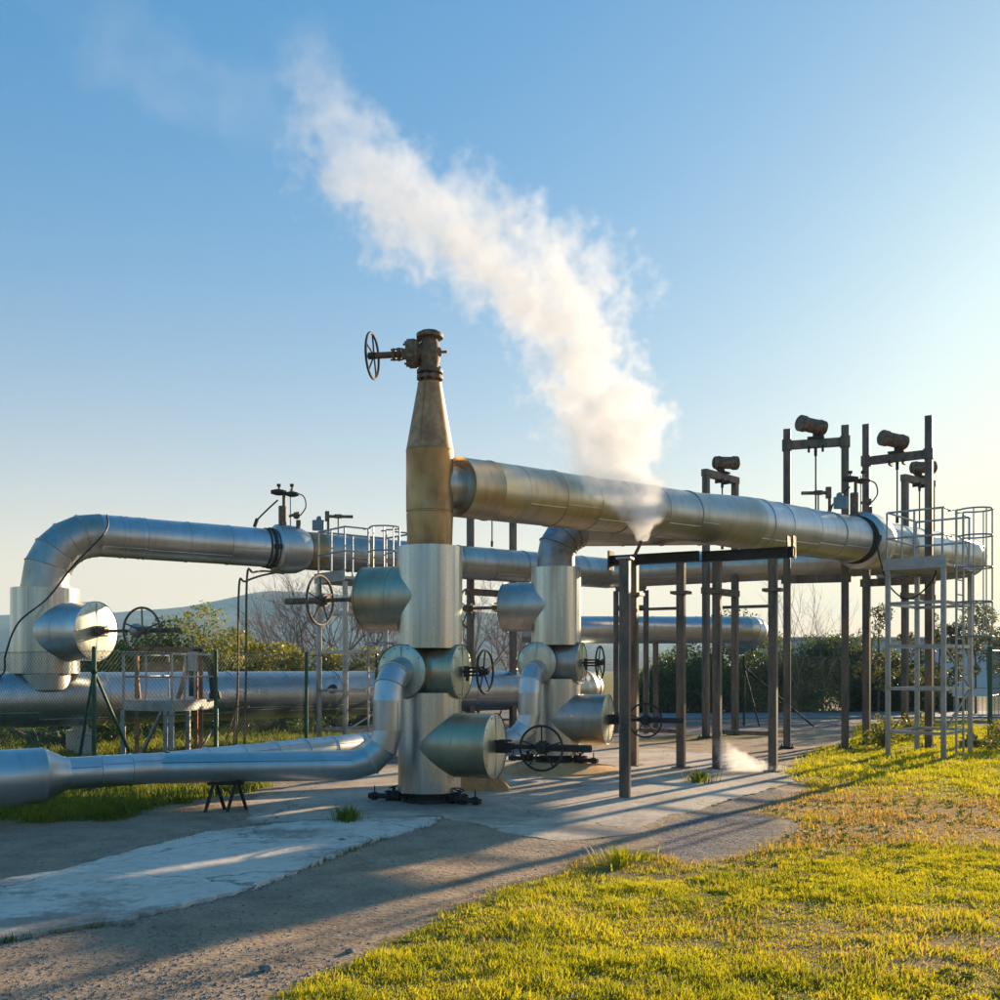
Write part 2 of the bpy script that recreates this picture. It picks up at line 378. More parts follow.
def yoke_valve(root, c, ax, Lw, R, mat='iron'):
    c = Vector(c); z = Vector(ax).normalized(); x, y, _ = basis(z); mb = MB()
    mb.box(c+z*.05, (.09, .14, .04), (x, y, z))
    for q in (-1, 1): mb.cyl(c+z*.02+y*q*.045, c+z*(Lw-.04)+y*q*.045, .013, n=8)
    mb.cyl(c, c+z*(Lw+.06), .016, n=8); mb.box(c+z*(Lw-.05), (.05, .13, .05), (x, y, z)); mb.cyl(c+z*.06-y*.12, c+z*.06+y*.0, .02, n=8)
    o = mb.build('yoke', mat, root); handwheel(c+z*Lw, z, R, spokes=5).build('handwheel', mat, o)
    return o
def tower_common(root, gold):
    T = root; up = Vector((0, 0, 1)); X = Vector((1, 0, 0)); Y = Vector((0, 1, 0))
    m1, m2, m3 = ('alu_gold', 'alu_gold', 'alu_gold') if gold else ('alu', 'alu', 'alu_gold')
    lo = MB(); lo.lathe((0, 0, .14), up, [(0, .405), (.6, .405), (.6, .409), (.62, .409), (.62, .405), (1.25, .405), (1.25, .2)], 64, True, True)
    lo.box((-.398, -.02, .7), (.012, .03, 1.1)); lo.build('lower_casing', 'alu_tower', T)
    hi = MB(); hi.lathe((0, 0, 1.95), up, [(0, .2), (0, .415), (1.285, .415), (1.285, .28)], 64, True, True)
    hi.build('upper_casing', 'alu_tower', T)
    fl = MB(); fl.cyl((0, 0, 0), (0, 0, .05), .34, n=32); fl.cyl((0, 0, .05), (0, 0, .145), .28, n=32)
    for k in range(12):
        a = 2*PI*k/12; fl.cyl((.31*math.cos(a), .31*math.sin(a), 0), (.31*math.cos(a), .31*math.sin(a), .085), .02, n=6)
    fl.build('base_flange', 'iron', T)
    for s in (-1, 1):
        b = MB(); z = X*s+Y*(-.25); z.normalize(); p = Vector((0, 0, .06))+z*.3
        flange(b, p+z*.1, z, .09, .03, 6, .01); flange(b, p+z*.24, z, .08, .03, 6, .01)
        b.cyl(p, p+z*.5, .035, n=12); b.ball(p+z*.17, .07, 12); b.cyl(p+z*.17, p+z*.17+up*.12, .025, n=8); b.torus(p+z*.17+up*.12, up+z*.3, .06, .009, 16, 6)
        flange(b, p+z*.42, z, .05, .025, 4, .008)
        b.cyl(p+z*.42, p+z*.42+up*.13, .01, n=6); b.build('base_valve', 'iron', T)
    drum(T, (0, 0, 2.6), (-1, 0, 0), .412, .90, m1)
    spindle(T, (-.90, 0, 2.6), (-1, 0, 0), .71, 1.24, (-1, 0, 0), .33, mat='rusty_valve')
    drum(T, (-.28, 0, 1.655), (1, 0, 0), .335, .73, m2)
    drum(T, (-.2, .1, 1.655), (0, -1, 0), .335, .52, m2)
    yoke_valve(T, (.46, 0, 1.655), (1, 0, 0), .30, .27)
    drum(T, (0, 0, .73), (1, 0, 0), .404, .90, m3)
    spindle(T, (.91, 0, .73), (1, 0, 0), .66, 1.22, (0, -1, 0), .27)
T1 = Vector((-.895, 12.75, 0)); T2 = Vector((.935, 16.7, 0))
t1 = empty('wellhead', T1, UANG, 'tall metal-jacketed wellhead with a tapered bronze top and rusty handwheel valve against the sky', 'wellhead', 'jacketed wellheads')
tower_common(t1, True)
mb = MB(); mb.lathe((0, 0, 3.2), (0, 0, 1), [(0, .285), (.04, .285), (.46, .30), (.47, .292), (.485, .292), (.49, .302), (1.24, .302), (1.26, .306), (1.27, .30)], 56, True, True)
mb.build('neck', 'alu_bronze', t1)
mb = MB(); mb.lathe((0, 0, 4.47), (0, 0, 1), [(0, .302), (.83, .155), (.86, .155), (.86, .10)], 56, True, True)
mb.box((.0, -.235, 4.9), (.01, .01, .8), (Vector((1, 0, 0)), Vector((0, .984, .175)), Vector((0, .175, .984)).normalized())); mb.build('taper', 'cone', t1)
# rusty gate valve on top
ta = (Matrix.Rotation(-UANG, 3, 'Z') @ Vector((-.985, .17, 0))).normalized(); up = Vector((0, 0, 1))
mb = MB(); mb.cyl((0, 0, 5.31), (0, 0, 5.42), .10, n=20)
flange(mb, (0, 0, 5.40), up, .165, .045, 8, .018); flange(mb, (0, 0, 5.475), up, .165, .045, 8, .018)
mb.lathe((0, 0, 5.48), up, [(0, .10), (.06, .115), (.14, .13), (.26, .135), (.36, .115), (.40, .10)], 28)
flange(mb, (0, 0, 5.93), up, .17, .05, 0); mb.cyl((0, 0, 5.95), (0, 0, 5.985), .12, n=24); mb.cyl((0, 0, 5.84), (0, 0, 5.9), .1, n=20)
vc = Vector((0, 0, 5.72)); x_, y_, z_ = basis(ta)
mb.cyl(vc-ta*.02, vc+ta*.16, .115, n=24); mb.ball(vc-ta*.1, .07, 12); mb.cyl(vc-ta*.1, vc-ta*.23, .018, n=8)
vb = mb.build('valve_body', 'rusty_valve', t1)
mb = MB(); mb.box(vc+ta*.155, (.31, .31, .045), (x_, y_, z_), .07); mb.box(vc+ta*.23, (.33, .33, .10), (x_, y_, z_), .08); mb.cyl(vc+ta*.28, vc+ta*.36, .07, n=16)
for k in range(10):
    a = 2*PI*k/10; p = vc+(x_*math.cos(a)+y_*math.sin(a))*.145; mb.cyl(p+ta*.11, p+ta*.32, .014, n=6)
mb.cyl(vc+ta*.34, vc+ta*.74, .042, n=14); flange(mb, vc+ta*.40, ta, .085, .03, 4, .012); flange(mb, vc+ta*.47, ta, .08, .03, 4, .012); mb.cyl(vc+ta*.74, vc+ta*.82, .025, n=10)
mb.build('bonnet', 'rusty_valve', vb)
handwheel(vc+ta*.76, ta, .285, .017).build('handwheel', 'iron', vb)

t2 = copy_tree(t1)
t2.location = T2; t2['label'] = 'shorter rear wellhead under the overhead pipe, topped by a ribbed elbow'
for ch in list(t2.children):
    if ch.name.split('.')[0] in ('neck', 'taper', 'valve_body'):
        for g in list(ch.children): bpy.data.objects.remove(g)
        bpy.data.objects.remove(ch)
for ch in list(t2.children):   # the rear wellhead is less heat-stained
    if ch.name.startswith('valve_drum') and ch.location is not None:
        ch.data = ch.data.copy(); ch.data.materials[0] = M['alu'] if ch.matrix_local.translation.z < 9 else M['alu']

# ------------------------------------------------------------------ overhead pipe (C)
def pipe_flange(root, p, d, r, R, w, name='sleeve', mat='alu_blue'):
    p = Vector(p); z = Vector(d).normalized(); mb = MB()
    mb.lathe(p-z*w*.35, z, [(0, r+.02), (.02, R-.06), (.06, R), (w*.62, R), (w*.95, r+.10), (w*1.35, r+.005)], 48, True, True)
    o = mb.build(name, mat, root)
    k = MB(); q = p-z*(w*.35+.10); k.lathe(q, z, [(0, r), (0, r+.035), (.05, r+.035), (.05, r)], 44, False, False)
    k.lathe(q-z*.10, z, [(0, r), (0, r+.02), (.03, r+.02), (.03, r)], 44, False, False)
    x, y, _ = basis(z); k.box(q+z*.03-x*(r+.03), (.08, .10, .12), (x, y, z)); k.build('clamp_ring', 'iron', o)
    return o
CZ0, CZ1 = 4.04, 4.25
Ca = Vector((-.56, 12.93, CZ0)); Cb = Vector((4.3, 17.6, CZ1)); Cc = Vector((9.9, 22.9, 4.37)); Cd = Vector((11.75, 24.65, 4.40)); Ce = Cd+Vector((-1.2, 2.6, 0))
pc = empty('overhead_pipe', (0, 0, 0), 0, 'thick silver overhead pipe from the bronze wellhead neck to far right, crossed by steam', 'pipe', 'large jacketed pipes')
mb = MB(); d1 = (Cb-Ca).normalized()
mb.lathe(Ca, d1, [(0, .33), (0, .385), (.5, .388), (.52, .40), (.54, .388), (1.0, .388)], 56, False, False)
mc = MB(); mc.lathe(Ca+d1*.008, d1, [(0, .15), (0, .375), (.02, .375)], 48, True, False); mc.build('end_ring', 'alu_cap', pc)
mb.build('end_section', 'alu_gold_pipe', pc)
mb = MB(); clad_straight(mb, Ca+d1*1.0, Ca+d1*3.2, .39, .75); mb.build('stained_section', 'alu_gold_pipe', pc)
mb = MB(); clad_straight(mb, Ca+d1*3.2, Cb-d1*.05, .40, .85)
mb.lathe(Cb-d1*1.5, d1, [(0, .40), (.7, .43), (1.35, .455), (1.55, .46)], 48, False, False); mb.build('middle_section', 'alu', pc)
mb = MB(); d2 = (Cc-Cb).normalized(); clad_straight(mb, Cb-d2*.02, Cc, .455, 1.0)
strap(mb, Cb+d2*.35, d2, .456, .12, .012); mb.build('far_section', 'alu_blue', pc)
mb = MB(); cl = (Cd-Cc).normalized(); ep = arc_pts(Cc, Cd, Ce, 1.15, 5); clad_straight(mb, Cc, ep[0], .455, .7); clad_elbow(mb, ep, .455); clad_straight(mb, ep[-1], Ce, .455, .8, cap1=True)
mb.build('elbow', 'alu', pc)
mb = MB(); mb.cyl(T1+Vector((.1, .08, CZ0)), Ca+d1*.5, .27, n=40); mb.build('inner_pipe', 'alu', pc)
pfC = Cb+d2*4.35
pipe_flange(pc, pfC, d2, .455, .585, .62)

# second outlet pipe (S): from wellhead 2 to a junction with the overhead pipe
ps = empty('outlet_pipe', (0, 0, 0), 0, 'short grey pipe leaving the rear wellhead through a ribbed elbow and joining the overhead pipe', 'pipe')
Sb = T2+Vector((0, 0, 4.03)); Sc = Vector((4.15, 17.52, 4.16))
ep = arc_pts(T2+Vector((0, 0, 3.1)), Sb, Sc, .5, 4)
mb = MB(); clad_straight(mb, T2+Vector((0, 0, 3.22)), ep[0], .315, .5); clad_elbow(mb, ep, .318, bead=.018); strap(mb, T2+Vector((0, 0, 3.3)), (0, 0, 1), .315, .07, .02)
mb.build('elbow', 'alu_dull', ps)
mb = MB(); clad_straight(mb, ep[-1], Sc, .30, .8); mb.build('pipe_run', 'alu', ps)

# ------------------------------------------------------------------ rear upper pipe (B) with left riser
BZ = 4.25
RS = Vector((-8.5, 18.7, 0)); Bk = Vector((2.9, 26.9, BZ)); Be = Vector((9.6, 24.0, 4.35))
bd = (Bk-Vector((RS.x, RS.y, BZ))).normalized(); Bc = Vector((RS.x, RS.y, BZ))
pb = empty('upper_pipe', (0, 0, 0), 0, 'long silver pipe bridging high from the left riser elbow past behind both wellheads', 'pipe', 'large jacketed pipes')
ep = arc_pts(RS+Vector((0, 0, 2)), Bc, Bk, .95, 5)
mb = MB(); clad_straight(mb, RS+Vector((0, 0, 3.0)), ep[0], .41, .5); clad_elbow(mb, ep, .415, bead=.014); strap(mb, RS+Vector((0, 0, 3.22)), (0, 0, 1), .41, .05, .02)
mb.build('elbow', 'alu', pb)
B1 = Bc+bd*4.35; B2 = Bc+bd*5.6
mb = MB(); clad_straight(mb, ep[-1], B1, .405, .85)
for t in (1.35, 1.45, 1.7): strap(mb, Bc+bd*t, bd, .405, .02, .01)
mb.build('near_section', 'alu_blue', pb)
mb = MB(); clad_straight(mb, B1, Bk, .40, 1.0); mb.build('far_section', 'alu', pb)
mb = MB(); be2 = (Be-Bk).normalized(); mb.ball(Bk, .402, 32); clad_straight(mb, Bk, Be, .40, 1.1); mb.build('return_section', 'alu', pb)
mb = MB(); strap(mb, B1+bd*1.1, bd, .402, .35, .012); mb.build('copper_band', 'alu_bronze', pb)
pfB = B1+bd*.35
pipe_flange(pb, pfB, bd, .405, .52, .55)

# lower large pipe (A)
Aa = Vector((-15.5, 12.95, 1.09)); A0 = Vector((-9.1, 18.2, 1.10)); A1 = Vector((2.55, 27.75, 1.14))
pa = empty('lower_pipe', (0, 0, 0), 0, 'thickest silver pipe lying low behind the green mesh fence', 'pipe', 'large jacketed pipes')
ad = (A1-A0).normalized(); mb = MB()
ep = arc_pts(A0, A1, A1+Vector((-1, 3, 0)), .9, 5)
clad_straight(mb, Aa, ep[0], .51, 1.25, bead=.010); mb.build('pipe_run', 'alu_blue', pa)
mb = MB(); clad_elbow(mb, ep, .51); clad_straight(mb, ep[-1], A1+Vector((-1, 3, 0)), .51, 1, cap1=True); mb.build('elbow', 'alu_cap', pa)
for t in (-2, 1.4, 9, 14):
    mb = MB()
    p = A0+ad*t; x, y, z = basis(ad); side = Vector((-ad.y, ad.x, 0))
    mb.box((p.x, p.y, .25), (.25, 1.0, .5), (Vector((ad.x, ad.y, 0)), side, Vector((0, 0, 1))), .03); mb.box((p.x, p.y, .56), (.12, .6, .12), (Vector((ad.x, ad.y, 0)), side, Vector((0, 0, 1)))); mb.build('saddle', 'concrete', pa)
mb = MB(); p = A0+ad*6.6+Vector((ad.y, -ad.x, 0))*.49+Vector((0, 0, .12)); mb.lathe(p, (ad.y, -ad.x, .15), [(0, .10), (.05, .10), (.05, .06), (.09, .05)], 16); mb.build('nozzle', 'iron', pa)

# far pipe (D)
pd = empty('far_pipe', (0, 0, 0), 0, 'blue-grey pipe in the background above head height, ending in a rounded bend before dark shrubs', 'pipe')
Da = Vector((.6, 28.2, 2.78)); Db = Vector((7.35, 28.4, 2.78)); Dc = Vector((7.5, 31.6, 2.5))
ep = arc_pts(Da, Db, Dc, .6, 5); mb = MB(); clad_straight(mb, Da, ep[0], .385, 1.3, cap0=True); mb.build('pipe_run', 'alu_blue', pd)
mb = MB(); clad_elbow(mb, ep, .385); clad_straight(mb, ep[-1], Dc, .385, 1); mb.build('elbow', 'alu_blue', pd)
for px in (1.2, 4.4): mb = MB(); mb.ibeam((px, 28.27, 0), (px, 28.27, 2.41), .14, .14); mb.build('support', 'steel', pd)

# riser (left)
rs = empty('riser', RS, UANG, 'fat silver riser at far left standing on the low pipe, with a large capped drum', 'riser')
mb = MB(); mb.lathe((0, 0, 1.2), (0, 0, 1), [(.38, .55), (.40, .60), (.46, .60), (1.98, .595), (1.99, .38)], 64, True, True); mb.build('casing', 'alu_tower', rs)
mb = MB(); mb.cyl((.10, -.10, 1.30), (.10, -.10, 1.64), .44, n=48); mb.build('collar', 'alu', rs)
o = drum(rs, (0, 0, 2.37), (1, 0, 0), .54, 1.22, 'alu_blue', capmat='alu_cap')
spindle(rs, (1.22, 0, 2.37), (1, 0, 0), 1.15, 1.85, (0, -1, 0), .40, ball=True, mat='rusty_valve', box=.085)

# black cable dangling from the elbow over the riser
cb = MB(); cab = [Bc+Vector((1.05, .25, .35)), Bc+Vector((1.12, .0, .0)), Bc+Vector((.75, -.55, -.7)), Bc+Vector((.35, -.7, -1.3)), Bc+Vector((-.0, -1.05, -1.75)), Bc+Vector((-.2, -1.1, -2.3)), Bc+Vector((-.45, -.75, -2.68)), Bc+Vector((-1.0, -.9, -2.85)), Bc+Vector((-1.5, -1.2, -2.72))]
def smooth_path(pts, n=6):
    out = []; P = [pts[0]]+list(pts)+[pts[-1]]
    for i in range(1, len(P)-2):
        p0, p1, p2, p3 = (Vector(q) for q in P[i-1:i+3])
        for k in range(n):
            t = k/n; out.append(.5*((2*p1)+(p2-p0)*t+(2*p0-5*p1+4*p2-p3)*t*t+(-p0+3*p1-3*p2+p3)*t**3))
    out.append(Vector(pts[-1])); return out
cb.tube(smooth_path(cab), .017, 6); tag(cb.build('cable', 'cable'), 'black cable hanging from the left pipe elbow down across the riser', 'cable')

# ------------------------------------------------------------------ small blue branch pipes
def ctr2(T): return T + U*(-.2) + V*(-.77)
b1v = ctr2(T1); b2v = ctr2(T2); J = Vector((-3.98, 11.72, .53))
p1 = empty('branch_pipe', (0, 0, 0), 0, 'slim pale blue pipe from the front wellhead, widening at the left picture edge', 'pipe', 'slim branch pipes')
s0 = T1+U*(-.2)+V*(-.40)+Vector((0, 0, 1.66)); e1 = Vector((b1v.x, b1v.y, 1.66)); e2 = Vector((b1v.x, b1v.y, .53)); 
a1 = arc_pts(s0, e1, e2, .36, 3); a2 = arc_pts(e1, e2, J, .42, 3)
mb = MB(); mb.cyl(s0, a1[0], .182, n=40); clad_elbow(mb, a1, .182); mb.build('upper_elbow', 'alu_blue', p1)
mb = MB(); clad_straight(mb, a1[-1], a2[0], .178, .4); strap(mb, a1[-1], (0, 0, 1), .18, .03, .006); mb.build('drop', 'alu_blue', p1)
mb = MB(); clad_elbow(mb, a2, .182); mb.build('lower_elbow', 'alu_blue', p1)
J2 = Vector((-4.80, 11.10, .53)); J3 = Vector((-6.9, 9.45, .50)); jd = (J3-J2).normalized(); jd2 = (J2-J).normalized()
mb = MB(); clad_straight(mb, a2[-1], J, .18, 2.2, bead=.004); mb.build('long_run', 'alu_blue', p1)
mb = MB(); mb.ball(J, .183, 28); clad_straight(mb, J, J2, .18, .35); mb.build('short_run', 'alu_blue', p1)
mb = MB(); mb.lathe(J2, jd, [(0, .18), (.02, .19), (.04, .19), (.24, .295), (.26, .308), (.29, .303), (2.4, .303)], 44, False, True); mb.build('reducer', 'alu_blue', p1)
p2 = empty('branch_pipe', (0, 0, 0), 0, 'slim pale pipe from the rear wellhead, running behind the front one', 'pipe', 'slim branch pipes')
s0 = T2+U*(-.2)+V*(-.40)+Vector((0, 0, 1.66)); e1 = Vector((b2v.x, b2v.y, 1.66)); e2 = Vector((b2v.x, b2v.y, .53)); K = Vector((-2.05, 14.9, .55)); J1 = J+Vector((.05, .10, .0))
a1 = arc_pts(s0, e1, e2, .36, 3); a2 = arc_pts(e1, e2, K, .42, 3); a3 = arc_pts(e2, K, J1, .45, 3)
mb = MB(); mb.cyl(s0, a1[0], .182, n=40); clad_elbow(mb, a1, .182); mb.build('upper_elbow', 'alu_blue', p2)
mb = MB(); clad_straight(mb, a1[-1], a2[0], .178, .5); mb.build('drop', 'alu_blue', p2)
mb = MB(); clad_elbow(mb, a2, .182); mb.build('lower_elbow', 'alu_blue', p2)
mb = MB(); clad_straight(mb, a2[-1], a3[0], .18, .9); clad_elbow(mb, a3, .182); clad_straight(mb, a3[-1], J1, .18, .55); mb.build('long_run', 'alu_blue', p2)
# trestle under the blue pipe
def trestle(px, label):
    t = (px-500)/F; dd = J-b1v; k = 0
    for i in range(2000):
        q = Vector((b1v.x, b1v.y, 0))+Vector((J.x-b1v.x, J.y-b1v.y, 0))*i/2000
        if q.x/q.y <= t: break
    o = empty('pipe_trestle', (q.x, q.y, 0), 0, label, 'pipe support'); h = .355
    for s in (-.13, .13):
        m = MB()
        for y in (-1, 1): m.bar((s+.085*y, y*.12, 0), (s+.012*y, y*.03, h-.03), .034, .034)
        m.build('leg', 'iron', o)
    m = MB(); m.box((0, 0, h-.02), (.42, .10, .035)); m.box((-.17, 0, h+.03), (.03, .16, .09)); m.box((.17, .0, h+.02), (.03, .16, .07)); m.build('saddle', 'iron', o)
trestle(226, 'small black trestle holding up the slim blue pipe near the concrete strip')

# ------------------------------------------------------------------ hanger frames (posts, beam, spring can, rod)
def gallows(pL, pR, top, beam, label, can=None, candir=(-1, -.35, .12), rod_to=4.7, flush=False, pos=.5, shortrod=False, w=.15):
    pL, pR = Vector((pL[0], pL[1], 0)), Vector((pR[0], pR[1], 0)); mid = pL.lerp(pR, pos)
    root = empty('hanger_frame', (mid.x, mid.y, 0), 0, label, 'hanger frame', 'steel hanger frames')
    d = (pR-pL).normalized()
    for p in (pL, pR):
        q = p-mid; m = MB(); m.box((q.x, q.y, top/2), (w, w, top), (d, Vector((-d.y, d.x, 0)), Vector((0, 0, 1))), .012)
        if not flush: m.box((q.x, q.y, beam), (w+.05, w+.05, .22), (d, Vector((-d.y, d.x, 0)), Vector((0, 0, 1))), .01)
        m.build('post', 'steel', root)
        bp = MB(); bp.box(q+Vector((0, 0, .02)), (.30, .30, .03), (d, Vector((-d.y, d.x, 0)), Vector((0, 0, 1))))
        for sx_ in (-1, 1):
            for sy_ in (-1, 1): bp.cyl(q+d*sx_*.11+Vector((-d.y, d.x, 0))*sy_*.11+Vector((0, 0, .03)), q+d*sx_*.11+Vector((-d.y, d.x, 0))*sy_*.11+Vector((0, 0, .075)), .014, n=6)
        bp.build('base_plate', 'iron', root)
    m = MB(); a = pL-mid; b = pR-mid; zz = top-.07 if flush else beam
    ext = .10 if flush else -.08
    m.bar(Vector((a.x, a.y, zz))-d*ext + (Vector((0,0,.09)) if flush else Vector()), Vector((b.x, b.y, zz))+d*ext+ (Vector((0,0,.09)) if flush else Vector()), .15, .17)
    m.build('beam', 'steel', root); zz += .09 if flush else 0
    m = MB(); m.bar(Vector((a.x, a.y, 3.58))-d*.12, Vector((b.x, b.y, 3.58))+d*.12, .14, .16); m.build('lower_beam', 'steel', root)
    cz = zz+.09; m = MB(); cd = Vector(candir).normalized(); sx = Vector((0, 0, 0))
    m.box((0, 0, cz+.02), (.34, .26, .04), (d, Vector((-d.y, d.x, 0)), Vector((0, 0, 1))))
    for s in (-1, 1): m.box(Vector((0, 0, cz-.2))+d*s*.14, (.05, .22, .10), (d, Vector((-d.y, d.x, 0)), Vector((0, 0, 1))))
    m.tube([Vector((0, 0, cz+.04))-cd*.05, Vector((0, 0, cz+.18))-cd*.22, Vector((0, 0, cz+.36))-cd*.20, Vector((0, 0, cz+.40))-cd*.04], .035, 8)
    m.box(Vector((0, 0, cz+.14))-cd*.0, (.10, .10, .24)); br = m.build('bracket', 'iron', root)
    m = MB(); cc = Vector((0, 0, cz+.27)); m.lathe(cc-cd*.22, cd, [(0, .13), (.02, .155), (.10, .155), (.10, .165), (.14, .165), (.14, .15), (.50, .15), (.50, .17), (.62, .17), (.64, .15)], 28)
    m.build('spring_can', 'rusty_valve', root)
    m = MB(); z0 = rod_to if not shortrod else shortrod
    m.cyl((0, 0, zz-.1), (0, 0, z0), .018, n=8); m.cyl((0, 0, zz-.26), (0, 0, zz-.1), .035, n=8); m.cyl((0, 0, z0), (0, 0, z0+.14), .035, n=8); m.build('rod', 'iron', root)
    return root
def P(px, d): return ((px-500)*d/F, d)
gallows(P(787, 21.3), P(845, 20.95), 6.78, 6.44, 'brown hanger frame between the two gauges, spring can on its beam tilted left', rod_to=4.9)
gallows(P(866.5, 22.1), P(929, 21.35), 7.08, 6.27, 'tallest hanger frame, its right post crossing in front of the overhead pipe', rod_to=4.85)
gallows(P(706, 24.3), P(735, 25.3), 6.42, 6.4, 'low hanger frame whose flat top and spring can just clear the overhead pipe', flush=True, candir=(1, .25, .03), rod_to=4.65, pos=.55)
gallows(P(905, 26), P(931, 26.8), 6.62, 6.5, 'hanger frame farthest right, half hidden behind the tallest frame', flush=True, candir=(1, .1, .03), rod_to=4.65, pos=.55)
gallows(P(470.5, 24.7), P(513, 25.6), 6.2, 6.1, 'hanger frame seen between the two wellheads beneath the overhead pipe', flush=True, candir=(1, .25, .03), shortrod=4.75, pos=.5)

# ------------------------------------------------------------------ portal frames under the overhead pipe
def portal(pL, pR, label, ovL=.1, ovR=.1, endL=False, endR=False, bar_hi=2.72, top=3.5):
    pL, pR = Vector((pL[0], pL[1], 0)), Vector((pR[0], pR[1], 0)); mid = (pL+pR)/2; d = (pR-pL).normalized(); s = Vector((-d.y, d.x, 0)); up = Vector((0, 0, 1))
    root = empty('portal_frame', mid, 0, label, 'steel frame', 'steel portal frames')
    for p in (pL, pR):
        q = p-mid; m = MB(); m.box(q+up*(top/2), (.135, .135, top), (d, s, up), .01); m.box(q+up*.012, (.26, .26, .024), (d, s, up)); m.build('column', 'steel', root)
        m = MB(); m.box(q+up*(2.98), (.30, .26, .05), (d, s, up)); m.build('bracket', 'steel', root)
    m = MB(); a = pL-mid-d*ovL+up*(top+.085); b = pR-mid+d*ovR+up*(top+.085); m.ibeam(a, b, .17, .17, .014)
    if endL: m.box(a-d*.01, (.03, .24, .34), (d, s, up))
    if endR:
        for t in (0, .09): m.box(b-d*(.02+t)+up*.08, (.02, .22, .36), (d, s, up))
    m.build('top_beam', 'iron', root)
    for h, tt in ((bar_hi, .05), (.62, .07)):
        m = MB(); m.bar(pL-mid+d*.085+up*h+s*.05, pR-mid-d*.085+up*h+s*.05, tt, tt); m.build('cross_bar', 'steel', root)
    return root
portal(P(634, 17.4), P(681, 17.0), 'left steel portal frame of the pair, its beam end just below the steam plume', ovL=.42, ovR=.32, endL=True)
portal(P(717, 16.85), P(773, 16.4), 'right steel portal frame of the pair, steam puffing at its left foot', ovL=.26, ovR=.36, endR=True)
lp = empty('steel_post', W(625, 13.1), 0, 'nearest lone rust-brown steel post with a small plate on top, right of the handwheel', 'post')
m = MB(); x, y = U, V; up = Vector((0, 0, 1)); m.box((0, 0, 1.56), (.13, .13, 3.12), (x, y, up), .008); m.build('shaft', 'steel', lp)
m = MB(); m.box((0, 0, 3.135), (.20, .20, .025), (x, y, up)); m.build('cap_plate', 'galv', lp)
# support under the rear pipe
def stand(pL, pR, top, label):
    pL, pR = Vector((pL[0], pL[1], 0)), Vector((pR[0], pR[1], 0)); mid = (pL+pR)/2; root = empty('pipe_stand', mid, 0, label, 'pipe support')
    for p in (pL, pR): m = MB(); m.box(p-mid+Vector((0, 0, top/2)), (.13, .13, top), None, .01); m.build('post', 'steel', root)
    m = MB(); m.bar(pL-mid+Vector((0, 0, top-.45)), pR-mid+Vector((0, 0, top-.45)), .13, .13); m.bar(pL-mid+Vector((0, 0, top+.05)), pR-mid+Vector((0, 0, top+.05)), .1, .13); m.build('cross_bar', 'steel', root)
stand(P(616, 26.3), P(646, 26.0), 3.72, 'thin two-post stand under the high rear pipe, seen behind the lone brown post')
# steam vent pipe
m = MB(); v0 = W(627, 13.5); m.tube(smooth_path([v0, v0+Vector((0, 0, 2.85)), v0+Vector((.05, -.15, 3.12)), W(639, 13.1, 3.29), W(641, 13.0, 3.36)], 5), .022, 8)
tag(m.build('steam_vent', 'steel'), 'thin upright tube beside the lone brown post, blowing the big steam plume', 'vent pipe')

# ------------------------------------------------------------------ access platforms with caged ladder
def platform(root, H=3.70, w=1.03, dp=1.62):
    """local x: along front edge, local y: away"""
    up = Vector((0, 0, 1)); c = [(0, 0), (w, 0), (0, dp), (w, dp)]
    for (x, y) in c:
        m = MB(); m.box((x, y, (H-.13)/2), (.085, .085, H-.13), None, .008); m.build('leg', 'galv', root)
    m = MB(); 
    for h in (.47, 1.30, 2.12, 2.94):
        for a, b in (((0, 0), (w, 0)), ((w, 0), (w, dp)), ((0, dp), (w, dp)), ((0, 0), (0, dp))):
            m.bar((a[0], a[1], h), (b[0], b[1], h), .045, .06)
    m.bar((w, .05, .5), (w, dp, 1.3), .03, .03); m.bar((w, dp, 1.3), (w, .05, 2.1), .03, .03); m.build('frame', 'galv', root)
    m = MB(); m.box((w/2, dp/2, H-.06), (w+.10, dp+.10, .05)); 
    for (cx, cy, sx, sy) in ((w/2, -.06, w+.14, .02), (w/2, dp+.06, w+.14, .02), (-.06, dp/2, .02, dp), ): m.box((cx, cy, H-.01), (sx, sy, .22))
    m.build('deck', 'galv', root)
    m = MB(); rp = [(0, 0), (w*.5, 0), (w, 0), (0, dp*.5), (0, dp), (w*.5, dp), (w, dp)]
    for (x, y) in rp: m.tube([(x-.02, y, H), (x-.02, y, H+1.0)], .02, 8)
    for h in (.5, 1.0):
        m.tube([(w, 0, H+h), (0, 0, H+h), (0, dp, H+h), (w, dp, H+h)], .021, 8)
        m.tube([(w, 0, H+h), (w, dp*.28, H+h)], .018, 8); m.tube([(w, dp*.72, H+h), (w, dp, H+h)], .018, 8)
    m.build('railing', 'galv', root)
    # ladder on the +x side
    ly0, ly1, lx = dp*.3, dp*.3+.42, w+.08; m = MB()
    for y in (ly0, ly1): m.tube([(lx, y, 0), (lx, y, H+1.0), (lx-.15, y, H+1.0)], .022, 8)
    z = .3
    while z < H+.1: m.cyl((lx, ly0, z), (lx, ly1, z), .014, n=8); z += .28
    m.build('ladder', 'galv', root)
    m = MB(); cy = (ly0+ly1)/2
    for z in (2.3, 2.95, 3.6, H+.5, H+1.0):
        pts = [(lx+.29-.29*math.cos(a)*1., cy+.31*math.sin(a), z) for a in [PI*(.22+1.56*i/18) for i in range(19)]]
        pts = [(lx, ly1, z)]+pts+[(lx, ly0, z)]; m.tube(pts, .017, 6)
    for a in (.55, .8, 1.0, 1.2, 1.45):
        x, y = lx+.29-.29*math.cos(PI*a), cy+.31*math.sin(PI*a); m.tube([(x, y, 2.3), (x, y, H+1.0)], .012, 6)
    m.build('ladder_cage', 'galv', root)
